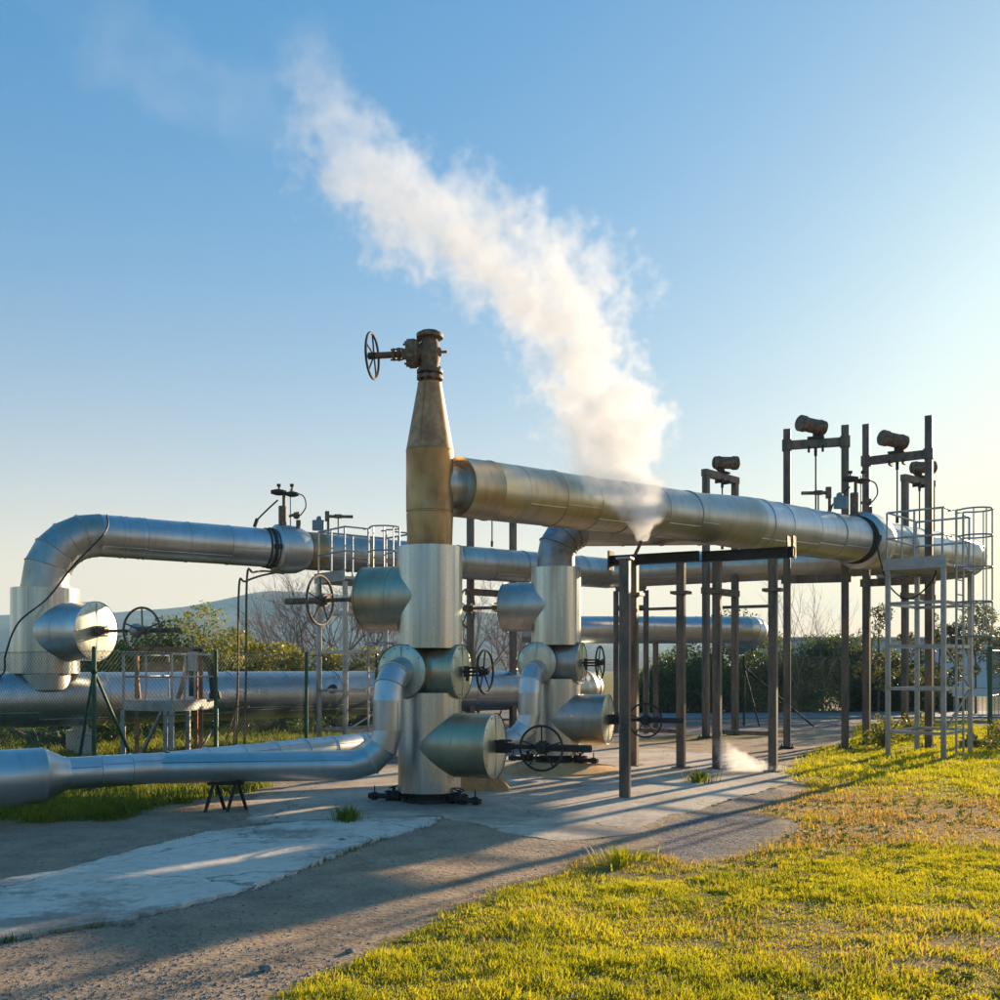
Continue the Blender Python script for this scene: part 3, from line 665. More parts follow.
pr = empty('access_platform', W(888, 19.35), math.atan2(-.66, .75), 'tall galvanised access platform with caged ladder on the grass at the right', 'access platform', 'galvanised access platforms')
platform(pr)
pl = copy_tree(pr); pl.location = W(319, 20.5); pl.rotation_euler = (0, 0, math.atan2(-.77, .64)); pl.scale = (1, 1, .955)
pl['label'] = 'galvanised access platform left of the front wellhead, half hidden by its upper drum'

# ------------------------------------------------------------------ instruments on the pipes
def gauge_mast(p, label):
    root = empty('gauge_mast', p, 0, label, 'gauge', 'twin-head gauge masts'); m = MB()
    m.cyl((0, 0, -.12), (0, 0, .42), .085, n=14); m.cyl((.03, 0, .4), (.03, 0, .72), .035, n=10); m.cyl((.16, .05, -.12), (.16, .05, .8), .012, n=6); m.build('mast', 'rusty_valve', root)
    m = MB(); m.lathe((-.08, 0, .66), (0, 0, 1), [(0, .08), (.03, .17), (.09, .17), (.12, .06)], 20); m.lathe((.2, .03, .63), (0, 0, 1), [(0, .07), (.03, .15), (.08, .15), (.11, .05)], 20)
    for x in (-.08, .2): m.box((x, .02, .87), (.08, .05, .06)); m.cyl((x, .02, .75), (x, .02, .86), .02, n=8)
    m.build('head', 'iron', root)
    m = MB(); m.cyl((.34, 0, -.2), (.34, 0, .12), .05, n=12); m.ball((.3, 0, .22), .08, 12); m.cyl((.14, 0, .2), (.36, 0, .28), .03, n=8); m.build('side_valve', 'rusty_valve', root)
    m = MB(); m.tube(smooth_path([(-.1, 0, .55), (-.3, -.05, .35), (-.52, -.08, .12)]), .02, 6); m.cyl((-.52, -.08, .14), (-.58, -.09, -.04), .04, n=8)
    m.tube(smooth_path([(.3, 0, .7), (.46, 0, .62), (.5, 0, .4), (.38, 0, .22)]), .014, 6); m.build('tubing', 'iron', root)
    return root
g1 = gauge_mast(pfB+Vector((.02, 0, .5)), 'twin-headed gauge mast on the flange of the left bridging pipe')
g2 = copy_tree(g1); g2.location = pfC+Vector((-.22, -.15, .56)); g2.scale = (.95,)*3; g2['label'] = 'twin-headed gauge mast on the overhead pipe flange, before the tallest frame'
def box_gauge(p, label, flip=1):
    root = empty('pressure_transmitter', p, 0, label, 'gauge', 'box gauges'); m = MB()
    m.cyl((0, 0, -.15), (0, 0, .34), .03, n=10); m.box((-.02, 0, .38), (.10, .10, .22), None, .02); m.build('stem', 'rusty_valve', root)
    m = MB(); m.box((-.22*flip, 0, .18), (.26, .16, .22), None, .04); m.ball((-.2*flip, 0, .32), .07, 10); m.build('housing', 'blue_box', root)
    m = MB(); m.box((.22*flip, 0, .38), (.16, .10, .08), None, .02); m.cyl((.0, 0, .38), (.55*flip, 0, .37), .035, n=10); m.cyl((.22*flip, 0, -.3), (.22*flip, 0, .36), .016, n=8); m.build('actuator', 'rusty_valve', root)
    return root
bpx = Bc+bd*((lambda: 5.8)()); bg = box_gauge(bpx+Vector((0, 0, .42)), 'pale blue box gauge on the bridging pipe beside the platform railing')
bg2 = box_gauge(Cb+d2*3.0+Vector((0, 0, .47)), 'rusty box gauge sitting on the overhead pipe below the left-tilted spring can', -1)

# ------------------------------------------------------------------ conduits
m = MB(); q = pfB+Vector((.1, -.25, -.5))
for k, (px, dx) in enumerate(((239, 0), (247, .12))):
    dd = 19.6-dx*3; top = ZY(583-9*k, dd); p0 = W(px, dd, top)
    m.tube(smooth_path([q+Vector((0, 0, -.05*k)), q.lerp(p0, .5)+Vector((0, 0, .03)), p0+Vector((.12, 0, .03)), p0+Vector((0, 0, -.06)), W(px-1, dd, 1.6), W(px-3, dd, 0)], 5), .022, 7)
dd = 19.4; m.bar(W(226, dd, .95), W(249, dd, .95), .03); m.bar(W(233, dd, 0), W(236, dd, .95), .03); m.bar(W(226, dd, 0.3), W(236, dd, .95), .025)
tag(m.build('drain_tubing', 'rusty_valve'), 'pair of thin drain tubes dropping from the left bridging pipe to the grass', 'tubing')
m = MB(); q = pfC+Vector((0, -.3, -.5)); e = pr.location
m.tube(smooth_path([pfC+Vector((.05, -.62, .1)), pfC+Vector((.10, -.66, -.4)), pfC+Vector((.3, -.7, -1.0)), pfC+Vector((.65, -.8, -1.25)), pfC+Vector((1.05, -.9, -.9)), pfC+Vector((1.2, -.9, -.4))]), .016, 6)
tag(m.build('cable', 'cable'), 'slack black cable looping below the overhead pipe beside the tall platform', 'cable')

# ------------------------------------------------------------------ low work platform and rusty skid at left
wp = empty('work_platform', W(172, 16.7), 0, 'low galvanised work platform with handrails in front of the low pipe', 'work platform')
A_ = W(123, 17.3)-W(172, 16.7); B_ = W(216, 17.9)-W(172, 16.7); D_ = A_+B_; O_ = Vector((0, 0, 0)); ft, fb = 1.15, .97
dx = A_.normalized(); dy = B_.normalized()
for p in (O_, A_, B_, D_, A_*.12, B_*.35): m = MB(); m.box(p+Vector((0, 0, fb/2)), (.07, .07, fb)); m.build('leg', 'galv', wp)
m = MB(); i = len(m.v)
for z in (fb, ft):
    for p in (O_, B_, D_, A_): m.v.append(tuple(p+Vector((0, 0, z))))
for f in ((3, 2, 1, 0), (4, 5, 6, 7), (0, 1, 5, 4), (1, 2, 6, 5), (2, 3, 7, 6), (3, 0, 4, 7)): m.f.append(f)
m.build('deck', 'galv', wp, False)
m = MB(); m.bar(A_*.75+Vector((0, 0, .0)), A_*.2+Vector((0, 0, fb)), .05); m.bar(B_*.9+Vector((0, 0, .6)), B_*.5+Vector((0, 0, .1)), .03); m.bar(B_+Vector((0, 0, .15)), Vector((0, 0, .15)), .03); m.build('brace', 'galv', wp)
m = MB()
for p in (O_, A_, B_, D_, A_*.52, B_*.5, B_*.28, A_*.98): m.tube([p+Vector((0, 0, ft)), p+Vector((0, 0, 1.93))], .018, 6)
for z in (1.55, 1.93): m.tube([B_+Vector((0, 0, z)), O_+Vector((0, 0, z)), A_+Vector((0, 0, z)), D_+Vector((0, 0, z))], .019, 6)
m.build('railing', 'galv', wp)
sk = empty('pump_skid', W(172, 18.0, 0), 0, 'rusty orange valve skid standing behind the low work platform', 'skid')
m = MB(); 
for px in (137, 196, 201): a = W(px, 18.)-W(172, 18.); m.box(a+Vector((0, 0, 1.02)), (.06, .06, 2.04))
m.bar(W(134, 18)-W(172, 18)+Vector((0, 0, 2.04)), W(203, 18)-W(172, 18)+Vector((0, 0, 2.04)), .06, .08); m.build('frame', 'rust', sk)
m = MB(); m.box((-.15, .0, 1.72), (.75, .2, .17), None, .03); m.bar((.18, -.2, 1.15), (.36, -.1, 1.9), .07); m.bar((-.55, -.1, 1.15), (-.62, -.1, 1.9), .05); m.build('housing', 'rust', sk)
m = MB(); m.cyl((.42, -.15, 1.2), (.42, -.15, 1.95), .07, n=12); m.tube(smooth_path([(.6, -.1, 1.95), (.72, -.1, 1.7), (.78, -.1, 1.25)]), .06, 10); m.cyl((.72, -.1, 1.18), (.9, -.1, 1.22), .07, n=10); m.build('hose', 'iron', sk)
m = MB(); m.box((.42, -.15, 1.82), (.16, .16, .35), None, .03); m.build('junction_box', 'galv', sk)

# ------------------------------------------------------------------ mesh fences
def fence(pts, h, label, braces=(), postmat='green', wires=True, r=.03, sp=.075, skip=()):
    root = empty('mesh_fence', (pts[0].x, pts[0].y, 0), 0, label, 'fence'); o0 = Vector((pts[0].x, pts[0].y, 0))
    for i, p in enumerate(pts):
        if i in skip: continue
        m = MB(); q = p-o0; m.cyl(q, q+Vector((0, 0, h)), r, n=10); m.ball(q+Vector((0, 0, h)), r*1.1, 8)
        m.build('post', postmat, root)
    for (i, dr) in braces:
        q = pts[i]-o0; dr = Vector(dr); m = MB(); m.cyl(q+Vector((0, 0, h*.84)), q+dr, r*.75, n=8); m.ball(q+Vector((0, 0, h*.84)), r*1.6, 8); m.build('brace', postmat, root)
    if wires:
        m = MB(); wr = .0023
        for a, b in zip(pts, pts[1:]):
            a = a-o0; b = b-o0; Ln = (b-a).length; d = (b-a)/Ln; n = int(Ln/sp)
            hh = h-.05
            def tri(p, q):
                x, y, z = basis(q-p); i = len(m.v)
                for e in (p, q):
                    for k in range(3): m.v.append(tuple(e+x*wr*math.cos(2.1*k)+y*wr*math.sin(2.1*k)))
                for k in range(3): m.f.append((i+k, i+(k+1) % 3, i+3+(k+1) % 3, i+3+k))
            for s in (1, -1):
                for k in range(-int(hh/sp), n+1+int(hh/sp)):
                    x0 = k*sp; x1 = x0+s*hh
                    t0, t1 = 0., 1.
                    for lim, sign in ((0, 1), (Ln, -1)):
                        f0, f1 = (x0-lim)*sign, (x1-lim)*sign
                        if f0 < 0 and f1 < 0: t0 = 2; break
                        if f0 < 0: t0 = max(t0, f0/(f0-f1))
                        elif f1 < 0: t1 = min(t1, f0/(f0-f1))
                    if t0 >= t1: continue
                    tri(a+d*(x0+(x1-x0)*t0)+Vector((0, 0, .03+hh*t0)), a+d*(x0+(x1-x0)*t1)+Vector((0, 0, .03+hh*t1)))
            for z in (.05, h*.5, h-.04): m.cyl(a+Vector((0, 0, z)), b+Vector((0, 0, z)), .004, n=4)
        m.build('chain_link', 'wire', root, False)
    return root
K0 = W(94, 13.7)
fr = [K0]+[K0+Vector((1.0*i/ (1.0), 2.35*i, 0)) for i in range(1, 7)]
fence([K0+Vector((-5.2, 3.9, 0)), K0+Vector((-2.6, 1.95, 0))]+fr, 1.97, 'green chain-link fence turning a corner before the low pipe at left', braces=((2, (-.42, .35, 0)), (2, (.50, .55, 0)), (8, (-.6, -1.0, 0))), r=.032)
fence([W(990, 22.6), W(1003, 24.2), W(1030, 26.6), W(1060, 29)], 2.15, 'green mesh fence end posts at the right picture edge', r=.055, sp=.07)
fence([W(648, 30.5), W(744, 29.5), W(850, 29.0)], 2.05, 'dark mesh fence before the shrubs behind the portal frames', braces=((1, (.35, -.4, 0)), (1, (1.9, -.5, 0))), postmat='iron', r=.035, sp=.1, skip=(2,))
# sliding gate far right
gt = empty('sliding_gate', W(970, 34.5), 0, 'low white barred gate beyond the platform at the right', 'gate')
m = MB(); m.box((.9, 0, .85), (3.0, .08, .26), None, .01); m.build('top_panel', 'white_wall', gt)
m = MB()
for k in range(22): m.cyl((-.55+k*.14, 0, .08), (-.55+k*.14, 0, .73), .012, n=6)
m.bar((-.6, 0, .08), (2.4, 0, .08), .05); m.build('bars', 'galv', gt)

# ------------------------------------------------------------------ ground
def inpoly(x, y, poly):
    c = np.zeros(x.shape, bool); n = len(poly); j = n-1
    for i in range(n):
        xi, yi = poly[i]; xj, yj = poly[j]
        c ^= ((yi > y) != (yj > y)) & (x < (xj-xi)*(y-yi)/(yj-yi+1e-12)+xi); j = i
    return c
def sdist(x, y, poly):
    """signed distance, positive inside"""
    d = np.full(x.shape, 1e9); n = len(poly)
    for i in range(n):
        ax, ay = poly[i]; bx, by = poly[(i+1) % n]; ex, ey = bx-ax, by-ay; L2 = ex*ex+ey*ey+1e-12
        t = np.clip(((x-ax)*ex+(y-ay)*ey)/L2, 0, 1); d = np.minimum(d, np.hypot(x-ax-t*ex, y-ay-t*ey))
    return np.where(inpoly(x, y, poly), d, -d)
def GP(pts): return [tuple(G(px, y).xy) for px, y in pts]
LAWN = GP([(180, 1075), (270, 1003), (335, 972), (400, 945), (480, 905), (550, 880), (600, 856), (650, 850), (690, 866), (760, 850), (800, 830), (765, 812), (800, 795), (778, 775), (790, 757), (840, 742), (860, 724), (960, 718), (1600, 718)])+[(40, 34), (40, 2), (-.9, 2), (-1.3, 4.2)]
DRYP = GP([(660, 864), (700, 842), (790, 815), (760, 800), (830, 782), (900, 795), (1000, 800), (1300, 790), (1300, 868), (1000, 852), (860, 846), (760, 862)])
DRY2 = GP([(560, 905), (760, 900), (1300, 905), (1300, 980), (900, 1000), (700, 960)])
VERGE = GP([(-900, 712), (200, 714), (430, 718), (415, 742), (330, 752), (262, 762), (270, 778), (285, 786), (205, 800), (120, 822), (0, 824), (-900, 850)])
VERGE2 = GP([(790, 730), (640, 738), (560, 748), (640, 742), (790, 738)])
GRAV = GP([(640, 850), (690, 815), (760, 785), (790, 790), (775, 815), (800, 832), (740, 855), (680, 868)])
GRAV2 = GP([(480, 760), (620, 738), (860, 726), (850, 722), (640, 722), (300, 730), (380, 765)])
PADP = GP([(232, 806), (290, 787), (340, 776), (420, 764), (560, 752), (660, 748), (745, 757), (800, 768), (790, 784), (735, 798), (690, 813), (640, 834), (560, 842), (500, 832), (430, 818), (330, 822), (240, 826)])
SLAB = GP([(-220, 905), (0, 882), (60, 872), (130, 853), (208, 833), (300, 823), (440, 818), (432, 826), (372, 842), (330, 858), (262, 886), (200, 902), (130, 920), (0, 941), (-220, 985)])
def fbm(x, y, s, o=3, seed=0):
    out = np.zeros(x.shape)
    for i in range(x.shape[0]):
        out.flat[i] = 0
    return out
def pn(x, y, s, seed):
    """cheap smooth value noise"""
    xs, ys = x*s+seed*17.3, y*s+seed*9.1; xi, yi = np.floor(xs), np.floor(ys); fx, fy = xs-xi, ys-yi; fx = fx*fx*(3-2*fx); fy = fy*fy*(3-2*fy)
    def h(a, b): v = np.sin(a*127.1+b*311.7+seed)*43758.5453; return v-np.floor(v)
    return (h(xi, yi)*(1-fx)+h(xi+1, yi)*fx)*(1-fy)+(h(xi, yi+1)*(1-fx)+h(xi+1, yi+1)*fx)*fy-.5
def ss(d, w): return np.clip(.5+d/w, 0, 1)
def masks(x, y):
    wob = pn(x, y, .9, 1)*.8+pn(x, y, 2.7, 2)*.35+pn(x, y, 7, 3)*.14
    lawn = ss(sdist(x, y, LAWN)+wob*.55, .35); verge = ss(sdist(x, y, VERGE)+wob*.7, .5); v2 = ss(sdist(x, y, VERGE2)+wob*.5, .6)
    dry = np.maximum(ss(sdist(x, y, DRYP)+wob*2.2+.35, 2.0)*.92, 0); dry2 = ss(sdist(x, y, DRY2)+wob*2.6-.05, 1.2)*.55
    grav = np.maximum(ss(sdist(x, y, GRAV)+wob*.6, .5), ss(sdist(x, y, GRAV2)+wob*.9, 1.0)*.75)
    return lawn, verge, v2, np.maximum(dry, dry2), grav
def gheight(x, y):
    fade = np.clip((40-np.hypot(x, y-12))/15, 0, 1)
    return (pn(x, y, .5, 5)*.04+pn(x, y, 2, 6)*.018+pn(x, y, 6, 8)*.008)*fade
def axis(a, b, st, far0, far1):
    c = list(np.arange(a, b+1e-6, st)); s = st; v = b
    while v < far1: s *= 1.35; v += s; c.append(v)
    s = st; v = a
    while v > far0: s *= 1.35; v -= s; c.insert(0, v)
    return np.array(c)
gx = axis(-12, 14, .11, -5200, 5200); gy = axis(3.2, 30, .11, -120, 6200)
XX, YY = np.meshgrid(gx, gy); x = XX.ravel(); y = YY.ravel()
lawn, verge, v2, dry, grav = masks(x, y)
fardist = np.clip((np.hypot(x, y)-38)/25, 0, 1)
green = np.maximum.reduce([lawn, verge, v2*.8, fardist]); dry = dry*np.maximum(lawn, .6*(1-verge))*(1-fardist)
z = gheight(x, y); z = z-.075*ss(np.maximum(sdist(x, y, SLAB)-.12, sdist(x, y, PADP)-.25), .2)
me = bpy.data.meshes.new('ground'); nx, ny = len(gx), len(gy)
me.vertices.add(nx*ny); me.vertices.foreach_set('co', np.stack([x, y, z], 1).ravel())
ii = (np.arange(ny-1)[:, None]*nx+np.arange(nx-1)[None, :]).ravel(); q = np.stack([ii, ii+1, ii+1+nx, ii+nx], 1)
me.loops.add(q.size); me.loops.foreach_set('vertex_index', q.ravel().astype(np.int32)); me.polygons.add(len(q))
me.polygons.foreach_set('loop_start', np.arange(0, q.size, 4, dtype=np.int32)); me.update(calc_edges=True); me.shade_smooth()
ca = me.color_attributes.new('mask', 'FLOAT_COLOR', 'POINT'); ca.data.foreach_set('color', np.stack([green, dry, grav*(1-green), np.ones_like(x)], 1).astype(np.float32).ravel())
me.materials.append(M['ground']); go = bpy.data.objects.new('ground', me); C.objects.link(go); tag(go, kind='structure')
def flat_slab(name, poly, top, mat, thick=.12, jitter=0, sub=.25):
    pts = []
    for i in range(len(poly)):
        a = Vector(poly[i]); b = Vector(poly[(i+1) % len(poly)]); n = max(1, int((b-a).length/sub))
        for k in range(n):
            p = a.lerp(b, k/n); p += Vector((random.uniform(-1, 1), random.uniform(-1, 1)))*jitter; pts.append(p)
    m = MB(); n = len(pts)
    for zz in (top-thick, top): 
        for p in pts: m.v.append((p.x, p.y, zz))
    m.f.append(tuple(range(n, 2*n))); 
    for k in range(n): m.f.append((k, (k+1) % n, n+(k+1) % n, n+k))
    return m.build(name, mat, None, False)
tag(flat_slab('path', SLAB, .020, 'concrete', jitter=.03, sub=.09), kind='structure')
tag(flat_slab('paving', PADP, .006, 'pad', jitter=.035, sub=.1), kind='structure')
tag(flat_slab('road', [(-30, 40), (-30, 33.2), (4, 32.5), (13, 33.5), (30, 35), (30, 40), (13, 37.5), (4, 36)], .06, 'asphalt', .1), kind='structure')
# well pads
m = MB(); m.lathe(T2+Vector((0, 0, -.02)), (0, 0, 1), [(0, 1.12), (.05, 1.08), (.15, .62), (.165, .45)], 40); pad2 = m.build('well_pad', 'sunlit_ochre'); tag(pad2, 'low cone of sandy concrete at the foot of the rear wellhead', 'concrete pad')
t2.location.z = .13
m = MB(); w0 = W(487, 14.0); m.v += [tuple(w0+Vector(v)) for v in ((-.42, -.25, -.02), (.34, -.25, -.02), (.34, .6, -.02), (-.42, .6, -.02), (-.42, -.25, .34), (.1, -.25, .30), (.1, .6, .30), (-.42, .6, .34))]
m.f += [(3, 2, 1, 0), (4, 5, 6, 7), (0, 1, 5, 4), (1, 2, 6, 5), (2, 3, 7, 6), (3, 0, 4, 7)]
tag(m.build('concrete_block', 'sunlit_ochre', None, False), 'sunlit sandy concrete block on the paving between the two wellheads', 'concrete block')

# ------------------------------------------------------------------ grass blades (stuff)
def blades(name, fn, n, x0, x1, y0, y1, hgt, wid, mat, label, tuft=.5):
    """n candidate blades thinned by fn(x, y) -> density"""
    xs = RNG.uniform(x0, x1, n); ys = y0+(y1-y0)*RNG.uniform(0, 1, n)**1.0
    keep = RNG.uniform(0, 1, n) < fn(xs, ys); xs, ys = xs[keep], ys[keep]; k = len(xs)
    clump = np.clip(pn(xs, ys, 3.1, 21)*.7+pn(xs, ys, 8, 22)*.6+.62, .25, 1.2)
    h = hgt*clump*(.35+RNG.gamma(2.2, .3, k).clip(0, 1.9)); a = RNG.uniform(0, 2*PI, k); w = wid*RNG.uniform(.6, 1.3, k)*(1+ys*.035)
    lean = RNG.uniform(.1, .75, k)*h; la = RNG.uniform(0, 2*PI, k); zz = gheight(xs, ys)-.004
    dx, dy = np.cos(a)*w/2, np.sin(a)*w/2; lx, ly = np.cos(la)*lean, np.sin(la)*lean
    v = np.empty((k, 5, 3))
    v[:, 0] = np.stack([xs-dx, ys-dy, zz], 1); v[:, 1] = np.stack([xs+dx, ys+dy, zz], 1)
    v[:, 2] = np.stack([xs+dx*.75+lx*.35, ys+dy*.75+ly*.35, zz+h*.6], 1); v[:, 3] = np.stack([xs-dx*.75+lx*.35, ys-dy*.75+ly*.35, zz+h*.6], 1)
    v[:, 4] = np.stack([xs+lx, ys+ly, zz+h], 1)
    me = bpy.data.meshes.new(name); me.vertices.add(k*5); me.vertices.foreach_set('co', v.ravel()); b = np.arange(k)[:, None]*5
    loops = np.concatenate([b+np.array([0, 1, 2, 3]), b+np.array([3, 2, 4])], 1).ravel().astype(np.int32)
    me.loops.add(len(loops)); me.loops.foreach_set('vertex_index', loops); me.polygons.add(2*k)
    st = np.stack([np.arange(k)*7, np.arange(k)*7+4], 1).ravel().astype(np.int32); me.polygons.foreach_set('loop_start', st); me.update(calc_edges=True)
    me.materials.append(M[mat]); o = bpy.data.objects.new(name, me); C.objects.link(o); tag(o, label, 'grass', kind='stuff'); return o
def vis(x, y): return (np.abs(x)/np.maximum(y, .1) < .56)
def f_lawn(x, y):
    l, v, v2, d, g = masks(x, y); patch = np.clip(.78+pn(x, y, 1.3, 31)*1.0+pn(x, y, 4, 32)*.9+pn(x, y, 11, 33)*.9, .03, 1); return np.clip((l-.45)*1.8, 0, 1)*(1-d)**1.3*patch*vis(x, y)
def f_dry(x, y):
    l, v, v2, d, g = masks(x, y); return np.clip(l, 0, 1)*np.clip(d*.9+.10, 0, 1)*np.clip(.7+pn(x, y, 2, 41), .1, 1)*vis(x, y)
def f_verge(x, y):
    l, v, v2, d, g = masks(x, y); return np.clip((np.maximum(v, v2*.5)-.35)*1.6, 0, 1)*np.clip(.8+pn(x, y, 1.5, 51), .2, 1)*vis(x, y)
blades('lawn_grass', f_lawn, 600000, -1.8, 5.2, 4.6, 9.6, .038, .0052, 'blade', 'bright yellow-green lawn grass filling the lower right foreground')
blades('meadow_grass', f_lawn, 420000, .5, 14, 9.6, 30, .062, .009, 'blade', 'yellow-green grass farther back around the platform and posts')
blades('dry_grass', f_dry, 330000, -1, 12, 4.6, 22, .045, .008, 'blade_dry', 'brown dry grass patch between gravel and green lawn')
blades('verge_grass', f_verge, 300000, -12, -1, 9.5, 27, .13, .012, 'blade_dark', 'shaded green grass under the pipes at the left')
def tufts(pts, name, label, mat='blade_dark', h=.2, n=160, spread=.12):
    m = MB()
    for (p, s) in pts:
        for k in range(int(n*s)):
            a = random.uniform(0, 2*PI); r = abs(random.gauss(0, spread*s)); b = p+Vector((math.cos(a)*r, math.sin(a)*r, 0)); hh = h*s*random.uniform(.4, 1.1); le = random.uniform(.2, .8)*hh
            d = Vector((math.cos(a+random.uniform(-.6, .6)), math.sin(a), 0)); w = Vector((-d.y, d.x, 0))*.006; i = len(m.v)
            m.v += [tuple(b-w), tuple(b+w), tuple(b+d*le*.4+Vector((0, 0, hh*.6))+w), tuple(b+d*le*.4+Vector((0, 0, hh*.6))-w), tuple(b+d*le+Vector((0, 0, hh)))]
            m.f += [(i, i+1, i+2, i+3), (i+3, i+2, i+4)]
    return tag(m.build(name, mat, None, False), label, 'plant')
tufts([(G(348, 822), 1.0)], 'grass_tuft', 'lone green grass tuft on the concrete before the front wellhead', n=260, spread=.09, h=.18)
tufts([(G(700, 782), 1.2)], 'grass_tuft', 'small grass tuft on the paving left of the steam puff', h=.16)
tufts([(G(620, 863), 1.1)], 'grass_tuft', 'tall bright tuft at the tip of the lawn beside the gravel', 'blade', h=.14)

def weeds(n, x0, x1, y0, y1):
    m = MB()
    for k in range(n):
        px_, py_ = random.uniform(x0, x1), random.uniform(y0, y1); X = np.array([px_]); Y = np.array([py_]); l = masks(X, Y)[0][0]
        if l < .6 or abs(px_)/py_ > .56 or pn(X, Y, .8, 61)[0] < -.05: continue
        zc = float(gheight(X, Y)[0]); q = random.randint(5, 9); R = random.uniform(.02, .055)
        for j in range(q):
            a = 2*PI*j/q+random.uniform(-.3, .3); d = Vector((math.cos(a), math.sin(a), random.uniform(.25, .8))).normalized(); s_ = Vector((-d.y, d.x, 0)).normalized()*R*.28; b = Vector((px_, py_, zc)); i = len(m.v)
            m.v += [tuple(b), tuple(b+d*R*.6+s_), tuple(b+d*R), tuple(b+d*R*.6-s_)]; m.f.append((i, i+1, i+2, i+3))
        if random.random() < .25:
            t = b+Vector((random.uniform(-.03, .03), random.uniform(-.03, .03), random.uniform(.09, .2))); m.tube([b, t], [.0022, .0012], 3)
    return m
tag(weeds(2600, -1.5, 6, 4.6, 13).build('lawn_weeds', 'weed', None, False), 'low broad-leaved weeds and stalks dotted through the lawn', 'weeds', kind='stuff')
ed = MB()
for k in range(330):
    P_, n_ = ((SLAB, len(SLAB)), (PADP, len(PADP)))[k % 3 == 0]; i_ = random.randrange(n_); a_ = Vector(P_[i_]); b_ = Vector(P_[(i_+1) % n_]); q_ = a_.lerp(b_, random.random())
    if pn(np.array([q_.x]), np.array([q_.y]), .9, 71)[0] < .02: continue
    for g_ in range(random.randint(3, 12)):
        b = Vector((q_.x+random.gauss(0, .03), q_.y-abs(random.gauss(0, .02)), -.01)); hh = random.uniform(.02, .07); d = Vector((random.uniform(-1, 1), random.uniform(-1, 1), 0)).normalized(); w_ = Vector((-d.y, d.x, 0))*.004; i = len(ed.v)
        ed.v += [tuple(b-w_), tuple(b+w_), tuple(b+d*hh*.5+Vector((0, 0, hh)))]; ed.f.append((i, i+1, i+2))
tag(ed.build('edge_weeds', 'weed', None, False), 'tiny weeds growing along the broken edges of the concrete', 'weeds', kind='stuff')
# stones
def rock(p, s, name='stone', label=None):
    m = MB(); m.ball((0, 0, 0), s, 12, (1, .8, .6)); m.v = [tuple(Vector(v)*(1+.35*mnoise.noise(Vector(v)/s*1.3+Vector((p.x*9, p.y*7, 0))))) for v in m.v]
    o = m.build(name, 'stone', None, True, 25); o.location = p+Vector((0, 0, s*.35)); 
    if label: tag(o, label, 'stone')
    return o
rock(G(266, 971), .042, label='dark fist-sized stone on the bare earth nearest the camera'); rock(G(343, 842), .04, label='small dark stone on the concrete strip below the grass tuft')
rock(G(350, 953), .03, label='grey pebble lying close to the edge of the bright lawn'); rock(G(131, 925), .03, label='small stone at the lower edge of the concrete strip')
gm = MB()
for k in range(6400):
    if k > 5200:
        a_ = Vector(SLAB[-7+(k % 6)]); b_ = Vector(SLAB[-6+(k % 6)]); q_ = a_.lerp(b_, random.random()); p = Vector((q_.x+random.gauss(0, .05), q_.y-abs(random.gauss(0, .05)), 0))
    elif k < 2600: p = G(random.uniform(-20, 330), 1000-abs(random.gauss(0, 35)))
    else: p = G(random.uniform(0, 620), random.uniform(835, 1000))
    if inpoly(np.array([p.x]), np.array([p.y]), LAWN)[0]: continue
    r = .003+.011*random.random()**2.2; i = len(gm.v); a = random.uniform(0, 3); zc = float(gheight(np.array([p.x]), np.array([p.y]))[0])
    for dx_, dy_, dz_ in ((1, 0, 0), (0, 1, 0), (-1, 0, 0), (0, -1, 0), (0, 0, .8)):
        gm.v.append((p.x+r*(dx_*math.cos(a)-dy_*math.sin(a)), p.y+r*(dx_*math.sin(a)+dy_*math.cos(a)), zc+r*dz_-.001))
    for a_, b_ in ((0, 1), (1, 2), (2, 3), (3, 0)): gm.f.append((i+a_, i+b_, i+4))
tag(gm.build('pebbles', 'stone', None, False), 'loose pebbles scattered over the bare earth in the lower left', 'pebbles', kind='stuff')

# ------------------------------------------------------------------ vegetation
def leaves_np(clumps, n, size, squash=1.0, seed=0):
    rg = np.random.default_rng(seed); c = np.array([k[0] for k in clumps]); r = np.array([k[1] for k in clumps]); wt = r**2; wt /= wt.sum()
    idx = rg.choice(len(clumps), n, p=wt); d = rg.normal(size=(n, 3)); d /= np.linalg.norm(d, axis=1)[:, None]; rad = rg.uniform(.25, 1, n)**.45*rg.uniform(.85, 1.12, n)
    pos = c[idx]+d*(r[idx]*rad)[:, None]*np.array([1, 1, squash]); pos[:, 2] = np.maximum(pos[:, 2], .02)
    a = rg.normal(size=(n, 3)); a /= np.linalg.norm(a, axis=1)[:, None]; b = np.cross(a, rg.normal(size=(n, 3))); b /= np.linalg.norm(b, axis=1)[:, None]
    s = size*rg.uniform(.5, 1.4, n)[:, None]; v = np.stack([pos-a*s, pos+b*s*.42, pos+a*s, pos-b*s*.42], 1); return v
def quad_obj(name, v, mat, parent=None):
    k = len(v); me = bpy.data.meshes.new(name); me.vertices.add(k*4); me.vertices.foreach_set('co', v.ravel()); me.loops.add(k*4)
    me.loops.foreach_set('vertex_index', np.arange(k*4, dtype=np.int32)); me.polygons.add(k); me.polygons.foreach_set('loop_start', np.arange(0, k*4, 4, dtype=np.int32)); me.update(calc_edges=True)
    me.materials.append(M[mat]); o = bpy.data.objects.new(name, me); C.objects.link(o); o.parent = parent; return o
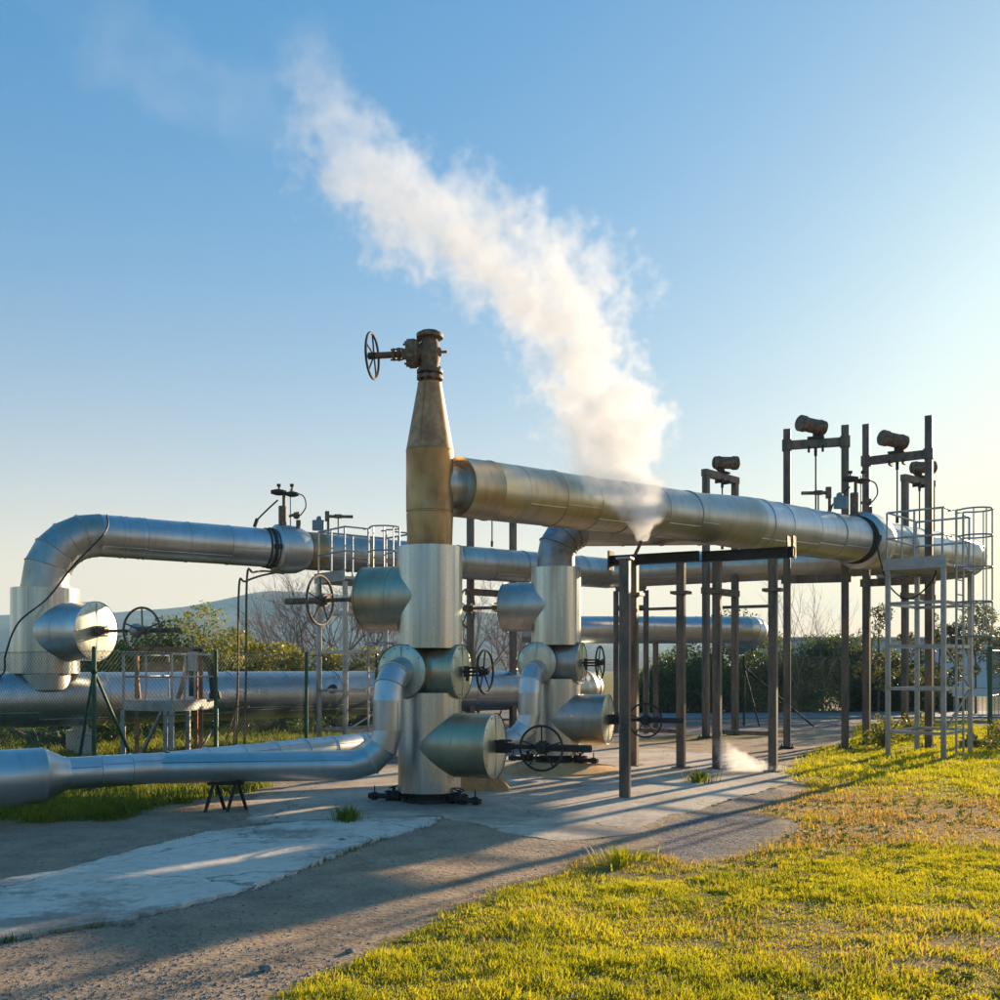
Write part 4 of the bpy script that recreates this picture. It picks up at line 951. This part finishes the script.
def shrub(p, w, h, mat, label, n=5000, size=.06, seed=0, cat='shrub', dp=None, group=None, nc=22):
    rg = random.Random(seed); root = empty('shrub', p, 0, label, cat, group); cl = []; dp = dp or w*.7
    for k in range(nc):
        a, t = rg.uniform(-1, 1), rg.uniform(0, 1); hh = h*(1-.45*a*a); r = rg.uniform(.13, .30)*h
        cl.append(((a*w/2, rg.uniform(-1, 1)*dp/2, max(r*.6, t*(hh-r))), r))
    quad_obj('foliage', leaves_np(cl, n, size, .9, seed), mat, root)
    m = MB()
    for k in range(5):
        e = Vector((rg.uniform(-.4, .4)*w, rg.uniform(-.3, .3)*dp, h*rg.uniform(.6, .85))); m.tube([(e.x*.1, e.y*.1, 0), (e.x*.4, e.y*.4, e.z*.5), e], [.035, .025, .008], 5)
    m.build('stem', 'bark', root); return root
def branch(m, p, d, ln, r, depth, rg, spread=.55, n=3, up=.15):
    q = p; pts = [p]; dd = d.copy(); rr = [r]
    for k in range(3):
        dd = (dd+Vector((rg.gauss(0, .12), rg.gauss(0, .12), rg.gauss(0, .08)+up*.3))).normalized(); q = q+dd*ln/3; pts.append(q); rr.append(r*(1-.18*(k+1)))
    m.tube(pts, rr, 3 if depth < 3 else 5, False)
    if depth <= 0: return
    for k in range(n):
        s = pts[1+rg.randrange(3)] if k else pts[-1]; nd = (dd+Vector((rg.gauss(0, spread), rg.gauss(0, spread), rg.gauss(0, spread*.6)+up))).normalized()
        branch(m, s, nd, ln*rg.uniform(.6, .85), r*.55, depth-1, rg, spread, n, up)
def bare_tree(p, h, label, seed, depth=5, n=4, cat='tree', group='bare trees', spread=.5, r=.095):
    rg = random.Random(seed); root = empty('bare_tree', p, rg.uniform(0, 6), label, cat, group); m = MB()
    m.tube([(0, 0, -.05), (0, 0, h*.12), (.03, .02, h*.25)], [r, r*.85, r*.7], 7); m.build('trunk', 'bark', root)
    m = MB()
    for k in range(4): branch(m, Vector((.0, 0, h*rg.uniform(.08, .25))), Vector((rg.gauss(0, .5), rg.gauss(0, .5), 1)).normalized(), h*.34, r*.5, depth-1, rg, spread, n, .12)
    m.build('crown', 'twig', root, False); return root
# sunny hedge mass beyond the low pipe at left
hedge = [(108, 27, 1.8, 2.3, 'leaf_mid'), (150, 28, 2.6, 2.8, 'leaf_mid'), (197, 28, 2.2, 3.0, 'leaf_yellow'), (232, 29, 2.4, 2.5, 'leaf_yellow'), (268, 29, 2.6, 2.15, 'leaf_yellow'), (305, 30, 2.8, 2.2, 'leaf_yellow'), (420, 31, 2.4, 2.2, 'leaf_yellow'), (372, 30.5, 2.2, 2.0, 'leaf_yellow')]
hedge = [(a, b, c*1.25, d*1.25, e) for a, b, c, d, e in hedge]
ht = ['dark green shrub right beside the left riser drum', 'broad green shrub behind the rusty skid and riser handwheel', 'tallest sunlit yellow-green shrub left of the thin drain tubes', 'yellow-green shrub right behind the thin drain tubes', 'low sunny shrub just right of the drain tubes', 'low sunny shrub below the bare trees, left of the access platform', 'low sunny shrub behind the platform legs near the front wellhead', 'low sunny shrub seen through the left access platform legs']
for i, (px, d, w, h, mt) in enumerate(hedge): shrub(W(px, d), w, h, mt, ht[i], 15000, .06, 40+i, group='shrubs along the left fence')
# dark low growth under the pipe
for i, (px, d, w, h) in enumerate(((40, 21.5, 2.6, .85), (110, 22.5, 2.4, .8), (265, 25.5, 3., .9), (340, 27, 3., .9), (395, 28.5, 2., .9))):
    shrub(W(px, d), w, h, 'leaf_dark', ['dark low bramble below the riser', 'dark low bramble under the low pipe by the corner fence post', 'dark low bramble behind the fence post right of the drain tubes', 'dark low bramble behind the left leg of the left platform', 'dark low bramble next to the front wellhead under the low pipe'][i], 3800, .05, 70+i, 'bramble', group='brambles under the low pipe')
bt = [(282, 36, 4.2), (325, 35, 5.0), (362, 36, 5.6), (400, 37, 5.2), (245, 40, 3.2), (478, 38, 4.8), (520, 39, 5.0)]
bl = ['bare grey tree between the drain tubes and the left platform', 'bare tree behind the rusty handwheel of the left platform side', 'bare bushy tree just left of the front wellhead upper drum', 'bare tree mostly hidden behind the front wellhead drum', 'smallest bare tree behind the drain tubes', 'bare tree seen between the wellheads, left', 'bare tree seen between the wellheads, right']
for i, (px, d, h) in enumerate(bt): bare_tree(W(px, d), h, bl[i], 90+i, 5, 4)
# dark shrubs behind the portals
ds = [(655, 38.5, 2.0, 2.0), (690, 38, 2.8, 3.2), (735, 39, 3.2, 4.2), (775, 38.5, 3.0, 3.6), (812, 39, 3.2, 3.8), (850, 39, 3.0, 3.4), (890, 39.5, 2.8, 2.6), (930, 40, 2.6, 2.0)]
dl = ['lowest dark shrub at the left end of the row behind the portal frames', 'dark shrub seen between the two portal frames', 'tallest dark shrub, behind the far pipe bend', 'dark shrub right of the right portal frame', 'dark shrub left of the brown hanger frame right post', 'dark shrub behind the gap between the two tall hanger frames', 'dark shrub behind the left leg of the tall platform', 'low dark shrub behind the middle of the tall platform']
for i, (px, d, w, h) in enumerate(ds): shrub(W(px, d), w, h, 'leaf_dark' if i % 3 else 'leaf_mid', dl[i], 14000, .07, 120+i, group='dark shrubs beyond the road', nc=30)
for i, (px, d, h) in enumerate(((797, 37.5, 5.6), (822, 38, 5.0), (778, 38.5, 4.6))): bare_tree(W(px, d), h, ['tallest bare sapling rising against the sunset under the overhead pipe', 'bare sapling right of the tallest one under the overhead pipe', 'bare sapling just right of the right portal frame'][i], 150+i, 4, 3, group='bare saplings', spread=.38, r=.045)
def sapling(px, d, h, label, seed, mat='leaf_olive', n=1600):
    rg = random.Random(seed); root = empty('sapling', W(px, d), 0, label, 'tree', 'leafy saplings'); m = MB()
    m.tube([(0, 0, -.05), (rg.uniform(-.1, .1), 0, h*.5), (rg.uniform(-.2, .2), 0, h*.9)], [.05, .035, .015], 6); 
    cl = []
    for k in range(13):
        z = h*rg.uniform(.35, 1); a = rg.uniform(0, 6.3); R = h*.22*(1.3-z/h); e = Vector((math.cos(a)*R, math.sin(a)*R, z)); m.tube([(0, 0, z*.8), e], [.018, .006], 4); cl.append((tuple(e), h*rg.uniform(.05, .11)))
    m.build('trunk', 'bark', root); quad_obj('crown', leaves_np(cl, n, .06, .9, seed), mat, root); return root
for i, (px, d, h) in enumerate(((868, 36, 3.0), (878, 37, 3.8), (906, 36, 3.0), (940, 36, 3.6), (957, 35, 3.2), (976, 36, 4.0), (990, 35, 3.9), (1008, 36, 3.0))):
    sapling(px, d, h, ['sapling between the two tall hanger frames', 'slender sapling left of the tall platform', 'sapling seen through the left half of the tall platform', 'sapling seen through the middle of the tall platform', 'sapling behind the caged ladder', 'tall leafy sapling right of the caged ladder', 'tall leafy sapling above the green fence posts', 'sapling at the right picture edge'][i], 170+i)
for i, (px, d, w, h) in enumerate(((884, 21.5, .7, .75), (915, 24, .8, .8), (1010, 20.5, 1.3, .8), (975, 21.3, .8, .35))):
    shrub(W(px, d), w, h, 'leaf_yellow', ['small weedy bush at the left leg of the tall platform', 'small leafy bush in the grass behind the tall platform', 'leafy bush at the foot of the right green fence posts', 'flat green weed by the caged ladder foot'][i], 900, .04, 190+i, 'bush', group='weeds in the grass', nc=10)

# unseen trees added behind the viewer to darken and band reflections in the metal
rw = random.Random(5); cl = []
for k in range(46):
    a = math.radians(100+160*k/45+rw.uniform(-2, 2)); R = rw.uniform(24, 34); hh = rw.choice((3, 4.5, 6, 7.5))*rw.uniform(.8, 1.1)
    if k % 7 == 3: continue
    for q in range(7): cl.append(((math.sin(a)*R+rw.uniform(-1.5, 1.5), math.cos(a)*R+rw.uniform(-1.5, 1.5), hh*rw.uniform(.1, .85)), hh*.22))
wo = quad_obj('reflection_trees', leaves_np(cl, 26000, .38, 1, 77), 'leaf_mid'); tag(wo, kind='stuff')
# far warehouse
wh = empty('warehouse', W(930, 85), 0, 'long pale blue flat-roofed warehouse far behind the saplings at right', 'building')
m = MB(); m.box((5, 5, 2.05), (34, 10, 4.1)); m.build('wall', 'white_wall', wh, False)
m = MB(); m.box((5, 5, 4.2), (34.6, 10.6, .25)); m.build('roof', 'galv', wh, False)
# hills
def hill_mat():
    m, nt, out = newmat('wooded hill'); p = N(nt, 'ShaderNodeBsdfPrincipled'); L(nt, p.outputs[0], out.inputs[0]); p.inputs['Roughness'].default_value = 1
    n1 = noise_node(nt, .018, 8, .7); L(nt, ramp(nt, n1.outputs[0], [(.42, (.004, .012, .012)), (.52, (.015, .03, .02)), (.66, (.06, .07, .04))]).outputs[0], p.inputs['Base Color'])
    n2 = noise_node(nt, .06, 6, .7); L(nt, bump(nt, n2.outputs[0], 1, 12), p.inputs['Normal']); return m
M['hill'] = hill_mat()
def hills(name, prof, d0, depth, seed):
    """prof: (px, skyline y) pairs; a ridge at distance d0"""
    px = np.linspace(prof[0][0], prof[-1][0], 260); hy = np.interp(px, [p[0] for p in prof], [p[1] for p in prof]); D = d0
    X = (px-500)*D/F; H = CAMH+(HOR-hy)/F*D; rows = 26; m = MB()
    H = H+pn(X, X*0, .012, seed)*D*.004+pn(X, X*0, .035, seed+1)*D*.002
    for j in range(rows):
        t = j/(rows-1); s = math.sin(min(t, 1)*PI/2)**1.15 if t <= 1 else 1; yy = D-depth*(1-t)
        nz = pn(X, X*0+yy, .006, seed+3)*H*.35*(1-t)*t*4
        for k in range(len(px)): m.v.append((float(X[k]), float(yy), float(max(-.4, H[k]*s+nz[k])) if j else -.5))
    n = len(px)
    for k in range(n): m.v.append((float(X[k]), D+depth, -.5))
    for j in range(rows):
        for k in range(n-1): a = j*n+k; m.f.append((a, a+1, a+n+1, a+n))
    return tag(m.build(name, 'hill', None, True, 180), kind='structure')
hills('hills', [(-900, 640), (-300, 632), (0, 624), (60, 617), (120, 616), (180, 611), (240, 602), (285, 598), (335, 598), (380, 603), (430, 611), (500, 621), (560, 632), (600, 640), (690, 644), (800, 650), (1000, 655), (1300, 660), (1900, 668)], 1500, 600, 3)
hills('low_hills', [(-900, 660), (0, 655), (200, 650), (420, 650), (560, 655), (600, 662), (700, 664), (1900, 668)], 700, 200, 9)

# ------------------------------------------------------------------ steam volumes
def fcurve(nt, val, pts):
    n = N(nt, 'ShaderNodeFloatCurve'); c = n.mapping.curves[0]
    while len(c.points) < len(pts): c.points.new(.5, .5)
    for i, (a, b) in enumerate(pts): c.points[i].location = (a, b)
    n.mapping.update(); L(nt, val, n.inputs['Value']); return n.outputs[0]
def steam(name, path, depth, yslope, label, dens, nscale, warp, seedoff, aniso=.35, flat=.8):
    """path: (px, y, half width px, density 0..1), from bottom to top"""
    D = depth; pts = [((px-500)*D/F, ZY(y, D), w*D/F, dn) for px, y, w, dn in path]
    z0, z1 = pts[0][1], pts[-1][1]; xs = [p[0] for p in pts]; x0, x1 = min(xs)-.01, max(xs)+.01; rm = max(p[2] for p in pts)
    m, nt, out = newmat(name+' vapour'); tc = N(nt, 'ShaderNodeTexCoord'); V0 = tc.outputs['Object']
    wn = N(nt, 'ShaderNodeTexNoise'); wn.inputs['Scale'].default_value = nscale*.7; wn.inputs['Detail'].default_value = 3
    off = N(nt, 'ShaderNodeVectorMath', operation='ADD'); off.inputs[1].default_value = (seedoff, 3.1, 1.7); L(nt, V0, off.inputs[0]); L(nt, off.outputs[0], wn.inputs['Vector'])
    sub = N(nt, 'ShaderNodeVectorMath', operation='SUBTRACT'); L(nt, wn.outputs['Color'], sub.inputs[0]); sub.inputs[1].default_value = (.5, .5, .5)
    sx0 = N(nt, 'ShaderNodeSeparateXYZ'); L(nt, V0, sx0.inputs[0]); t0 = math_n(nt, 'DIVIDE', math_n(nt, 'SUBTRACT', sx0.outputs[2], z0), z1-z0, True)
    tt = [(p[1]-z0)/(z1-z0) for p in pts]
    rad0 = math_n(nt, 'MULTIPLY', fcurve(nt, t0, [(a, p[2]/rm) for a, p in zip(tt, pts)]), rm)
    sc = N(nt, 'ShaderNodeVectorMath', operation='SCALE'); L(nt, sub.outputs[0], sc.inputs[0]); L(nt, math_n(nt, 'MULTIPLY', rad0, warp), sc.inputs['Scale'])
    ad = N(nt, 'ShaderNodeVectorMath', operation='ADD'); L(nt, V0, ad.inputs[0]); L(nt, sc.outputs[0], ad.inputs[1])
    sx = N(nt, 'ShaderNodeSeparateXYZ'); L(nt, ad.outputs[0], sx.inputs[0])
    t = math_n(nt, 'DIVIDE', math_n(nt, 'SUBTRACT', sx.outputs[2], z0), z1-z0, True)
    cx = math_n(nt, 'ADD', math_n(nt, 'MULTIPLY', fcurve(nt, t, [(a, (p[0]-x0)/(x1-x0)) for a, p in zip(tt, pts)]), x1-x0), x0)
    cy = math_n(nt, 'ADD', math_n(nt, 'MULTIPLY', math_n(nt, 'SUBTRACT', sx.outputs[2], z0), yslope), D)
    dx = math_n(nt, 'SUBTRACT', sx.outputs[0], cx); dy = math_n(nt, 'DIVIDE', math_n(nt, 'SUBTRACT', sx.outputs[1], cy), flat)
    dist = math_n(nt, 'SQRT', math_n(nt, 'ADD', math_n(nt, 'MULTIPLY', dx, dx), math_n(nt, 'MULTIPLY', dy, dy)))
    q = math_n(nt, 'SUBTRACT', 1.0, math_n(nt, 'DIVIDE', dist, rad0))
    n2 = N(nt, 'ShaderNodeTexNoise'); n2.inputs['Scale'].default_value = nscale*1.8; n2.inputs['Detail'].default_value = 6; n2.inputs['Roughness'].default_value = .62; L(nt, off.outputs[0], n2.inputs['Vector'])
    q = math_n(nt, 'ADD', q, math_n(nt, 'MULTIPLY', math_n(nt, 'SUBTRACT', n2.outputs[0], .52), 2.9))
    s = N(nt, 'ShaderNodeMapRange', interpolation_type='SMOOTHSTEP'); s.inputs[1].default_value = .0; s.inputs[2].default_value = .6; L(nt, q, s.inputs[0])
    dn = math_n(nt, 'MULTIPLY', math_n(nt, 'MULTIPLY', s.outputs[0], fcurve(nt, t0, [(a, p[3]) for a, p in zip(tt, pts)])), dens)
    pv = N(nt, 'ShaderNodeVolumePrincipled'); pv.inputs['Color'].default_value = (.93, .93, .945, 1); pv.inputs['Anisotropy'].default_value = aniso; L(nt, dn, pv.inputs['Density']); L(nt, pv.outputs[0], out.inputs['Volume'])
    mb = MB(); n = 14; prev = None
    for i, (x, z, r, _) in enumerate(pts):
        R = r*1.45+.05; c = Vector((x, D+(z-z0)*yslope, z)); k = mb.ring(c, Vector((1, 0, 0)), Vector((0, flat*1.05, 0)), R, n)
        if prev is not None: mb.skin(prev, k, n)
        else: mb.f.append(tuple(reversed(range(k, k+n))))
        prev = k
    mb.f.append(tuple(range(prev, prev+n))); o = mb.build(name, m, None, False); tag(o, label, 'steam', kind='stuff'); return o
steam('steam_plume', [(641, 541, 6, 1), (640, 527, 13, .55), (632, 509, 30, .2), (618, 488, 46, .13), (612, 464, 54, .115), (624, 438, 70, .11), (602, 405, 62, .105), (584, 370, 60, .095), (572, 340, 70, .085), (560, 310, 84, .072), (540, 282, 94, .06), (502, 252, 108, .05), (450, 222, 112, .042), (404, 190, 98, .036), (370, 160, 82, .030), (350, 130, 70, .023), (330, 100, 56, .017), (312, 60, 48, .011), (296, 0, 44, .0)],
      13.0, .05, 'tall white steam plume leaning left above the overhead pipe', 19, 1.9, 1.45, 0, aniso=.22)
steam('steam_wisp', [(290, 170, 20, 0), (262, 140, 60, .5), (215, 105, 90, .8), (160, 60, 110, .8), (100, 20, 110, .5), (60, -30, 100, .0)], 13.6, .0, 'faint torn wisp of old steam drifting at the upper left', .055, .9, 1.6, 9)
steam('steam_puff', [(752, 773, 20, .2), (748, 767, 30, .9), (738, 759, 24, .9), (728, 750, 15, .7), (720, 738, 8, 0)], 16.45, .0, 'small puff of steam at the foot of the right portal frame', 4, 3.6, 1.0, 5)

hz, hn, ho = newmat('pale haze'); pv = N(hn, 'ShaderNodeVolumePrincipled'); pv.inputs['Color'].default_value = (.42, .72, 1, 1); pv.inputs['Density'].default_value = .00034; pv.inputs['Anisotropy'].default_value = .1; L(hn, pv.outputs[0], ho.inputs['Volume'])
m = MB(); m.box((0, 1150, 78.5), (9000, 2700, 160)); tag(m.build('haze', hz, None, False), kind='stuff')
# ------------------------------------------------------------------ light, sky, camera
SUN_EL, SUN_AZ = math.radians(13), math.radians(39)      # azimuth clockwise from +Y
sd = Vector((math.sin(SUN_AZ)*math.cos(SUN_EL), math.cos(SUN_AZ)*math.cos(SUN_EL), math.sin(SUN_EL)))
sl = bpy.data.lights.new('sun', 'SUN'); sl.energy = 4.7; sl.angle = math.radians(.55); sl.color = (1, .76, .48)
so = bpy.data.objects.new('sun', sl); C.objects.link(so); so.rotation_euler = (-sd).to_track_quat('-Z', 'Y').to_euler(); so.location = (20, 25, 20)
w = bpy.data.worlds.new('World'); bpy.context.scene.world = w; w.use_nodes = True; nt = w.node_tree; nt.nodes.clear()
out = nt.nodes.new('ShaderNodeOutputWorld'); bg = nt.nodes.new('ShaderNodeBackground'); sky = nt.nodes.new('ShaderNodeTexSky')
sky.sky_type = 'NISHITA'; sky.sun_disc = False; sky.sun_elevation = SUN_EL; sky.sun_rotation = SUN_AZ; sky.air_density = 1.0; sky.dust_density = .9; sky.ozone_density = 2.0; sky.altitude = 50
gm_ = nt.nodes.new('ShaderNodeGamma'); gm_.inputs[1].default_value = .46; nt.links.new(sky.outputs[0], gm_.inputs[0])
hs = nt.nodes.new('ShaderNodeHueSaturation'); hs.inputs['Saturation'].default_value = 2.35; nt.links.new(gm_.outputs[0], hs.inputs['Color'])
wtc = N(nt, 'ShaderNodeTexCoord'); wsx = N(nt, 'ShaderNodeSeparateXYZ'); L(nt, wtc.outputs['Generated'], wsx.inputs[0])
hf = math_n(nt, 'MULTIPLY', math_n(nt, 'POWER', 2.718, math_n(nt, 'MULTIPLY', math_n(nt, 'ABSOLUTE', wsx.outputs[2]), -7.5)), .98)
sunh = math_n(nt, 'ADD', math_n(nt, 'MULTIPLY', wsx.outputs[0], math.sin(SUN_AZ)), math_n(nt, 'MULTIPLY', wsx.outputs[1], math.cos(SUN_AZ)))
hf = math_n(nt, 'MULTIPLY', hf, maprange(nt, sunh, -.6, .5, .30, 1).outputs[0])
blu = mix(nt, 1.0, hs.outputs[0], (.68, .925, 1.0), 'MULTIPLY'); warm = mix(nt, hf, blu, (4.7, 2.65, 1.25))
L(nt, warm, bg.inputs[0]); bg.inputs[1].default_value = .142; nt.links.new(bg.outputs[0], out.inputs[0])
cam = bpy.data.cameras.new('camera'); co = bpy.data.objects.new('camera', cam); C.objects.link(co); co.location = (0, 0, CAMH); co.rotation_euler = (PI/2, 0, 0)
cam.sensor_width = 36; cam.lens = 36; cam.shift_y = (HOR-500)/1000; cam.clip_end = 20000; cam.clip_start = .1
sc = bpy.context.scene; sc.camera = co
sc.view_settings.view_transform = 'Standard'; sc.view_settings.look = 'None'; sc.view_settings.exposure = 1.42; sc.view_settings.gamma = 1
sc.render.engine = 'CYCLES'
cy = sc.cycles; cy.use_denoising = True; cy.max_bounces = 12; cy.volume_bounces = 12; cy.diffuse_bounces = 3; cy.glossy_bounces = 4; cy.transparent_max_bounces = 16; cy.volume_step_rate = 1.0; cy.volume_max_steps = 256; cy.sample_clamp_indirect = 6
try: cy.denoiser = 'OPENIMAGEDENOISE'
except Exception: pass
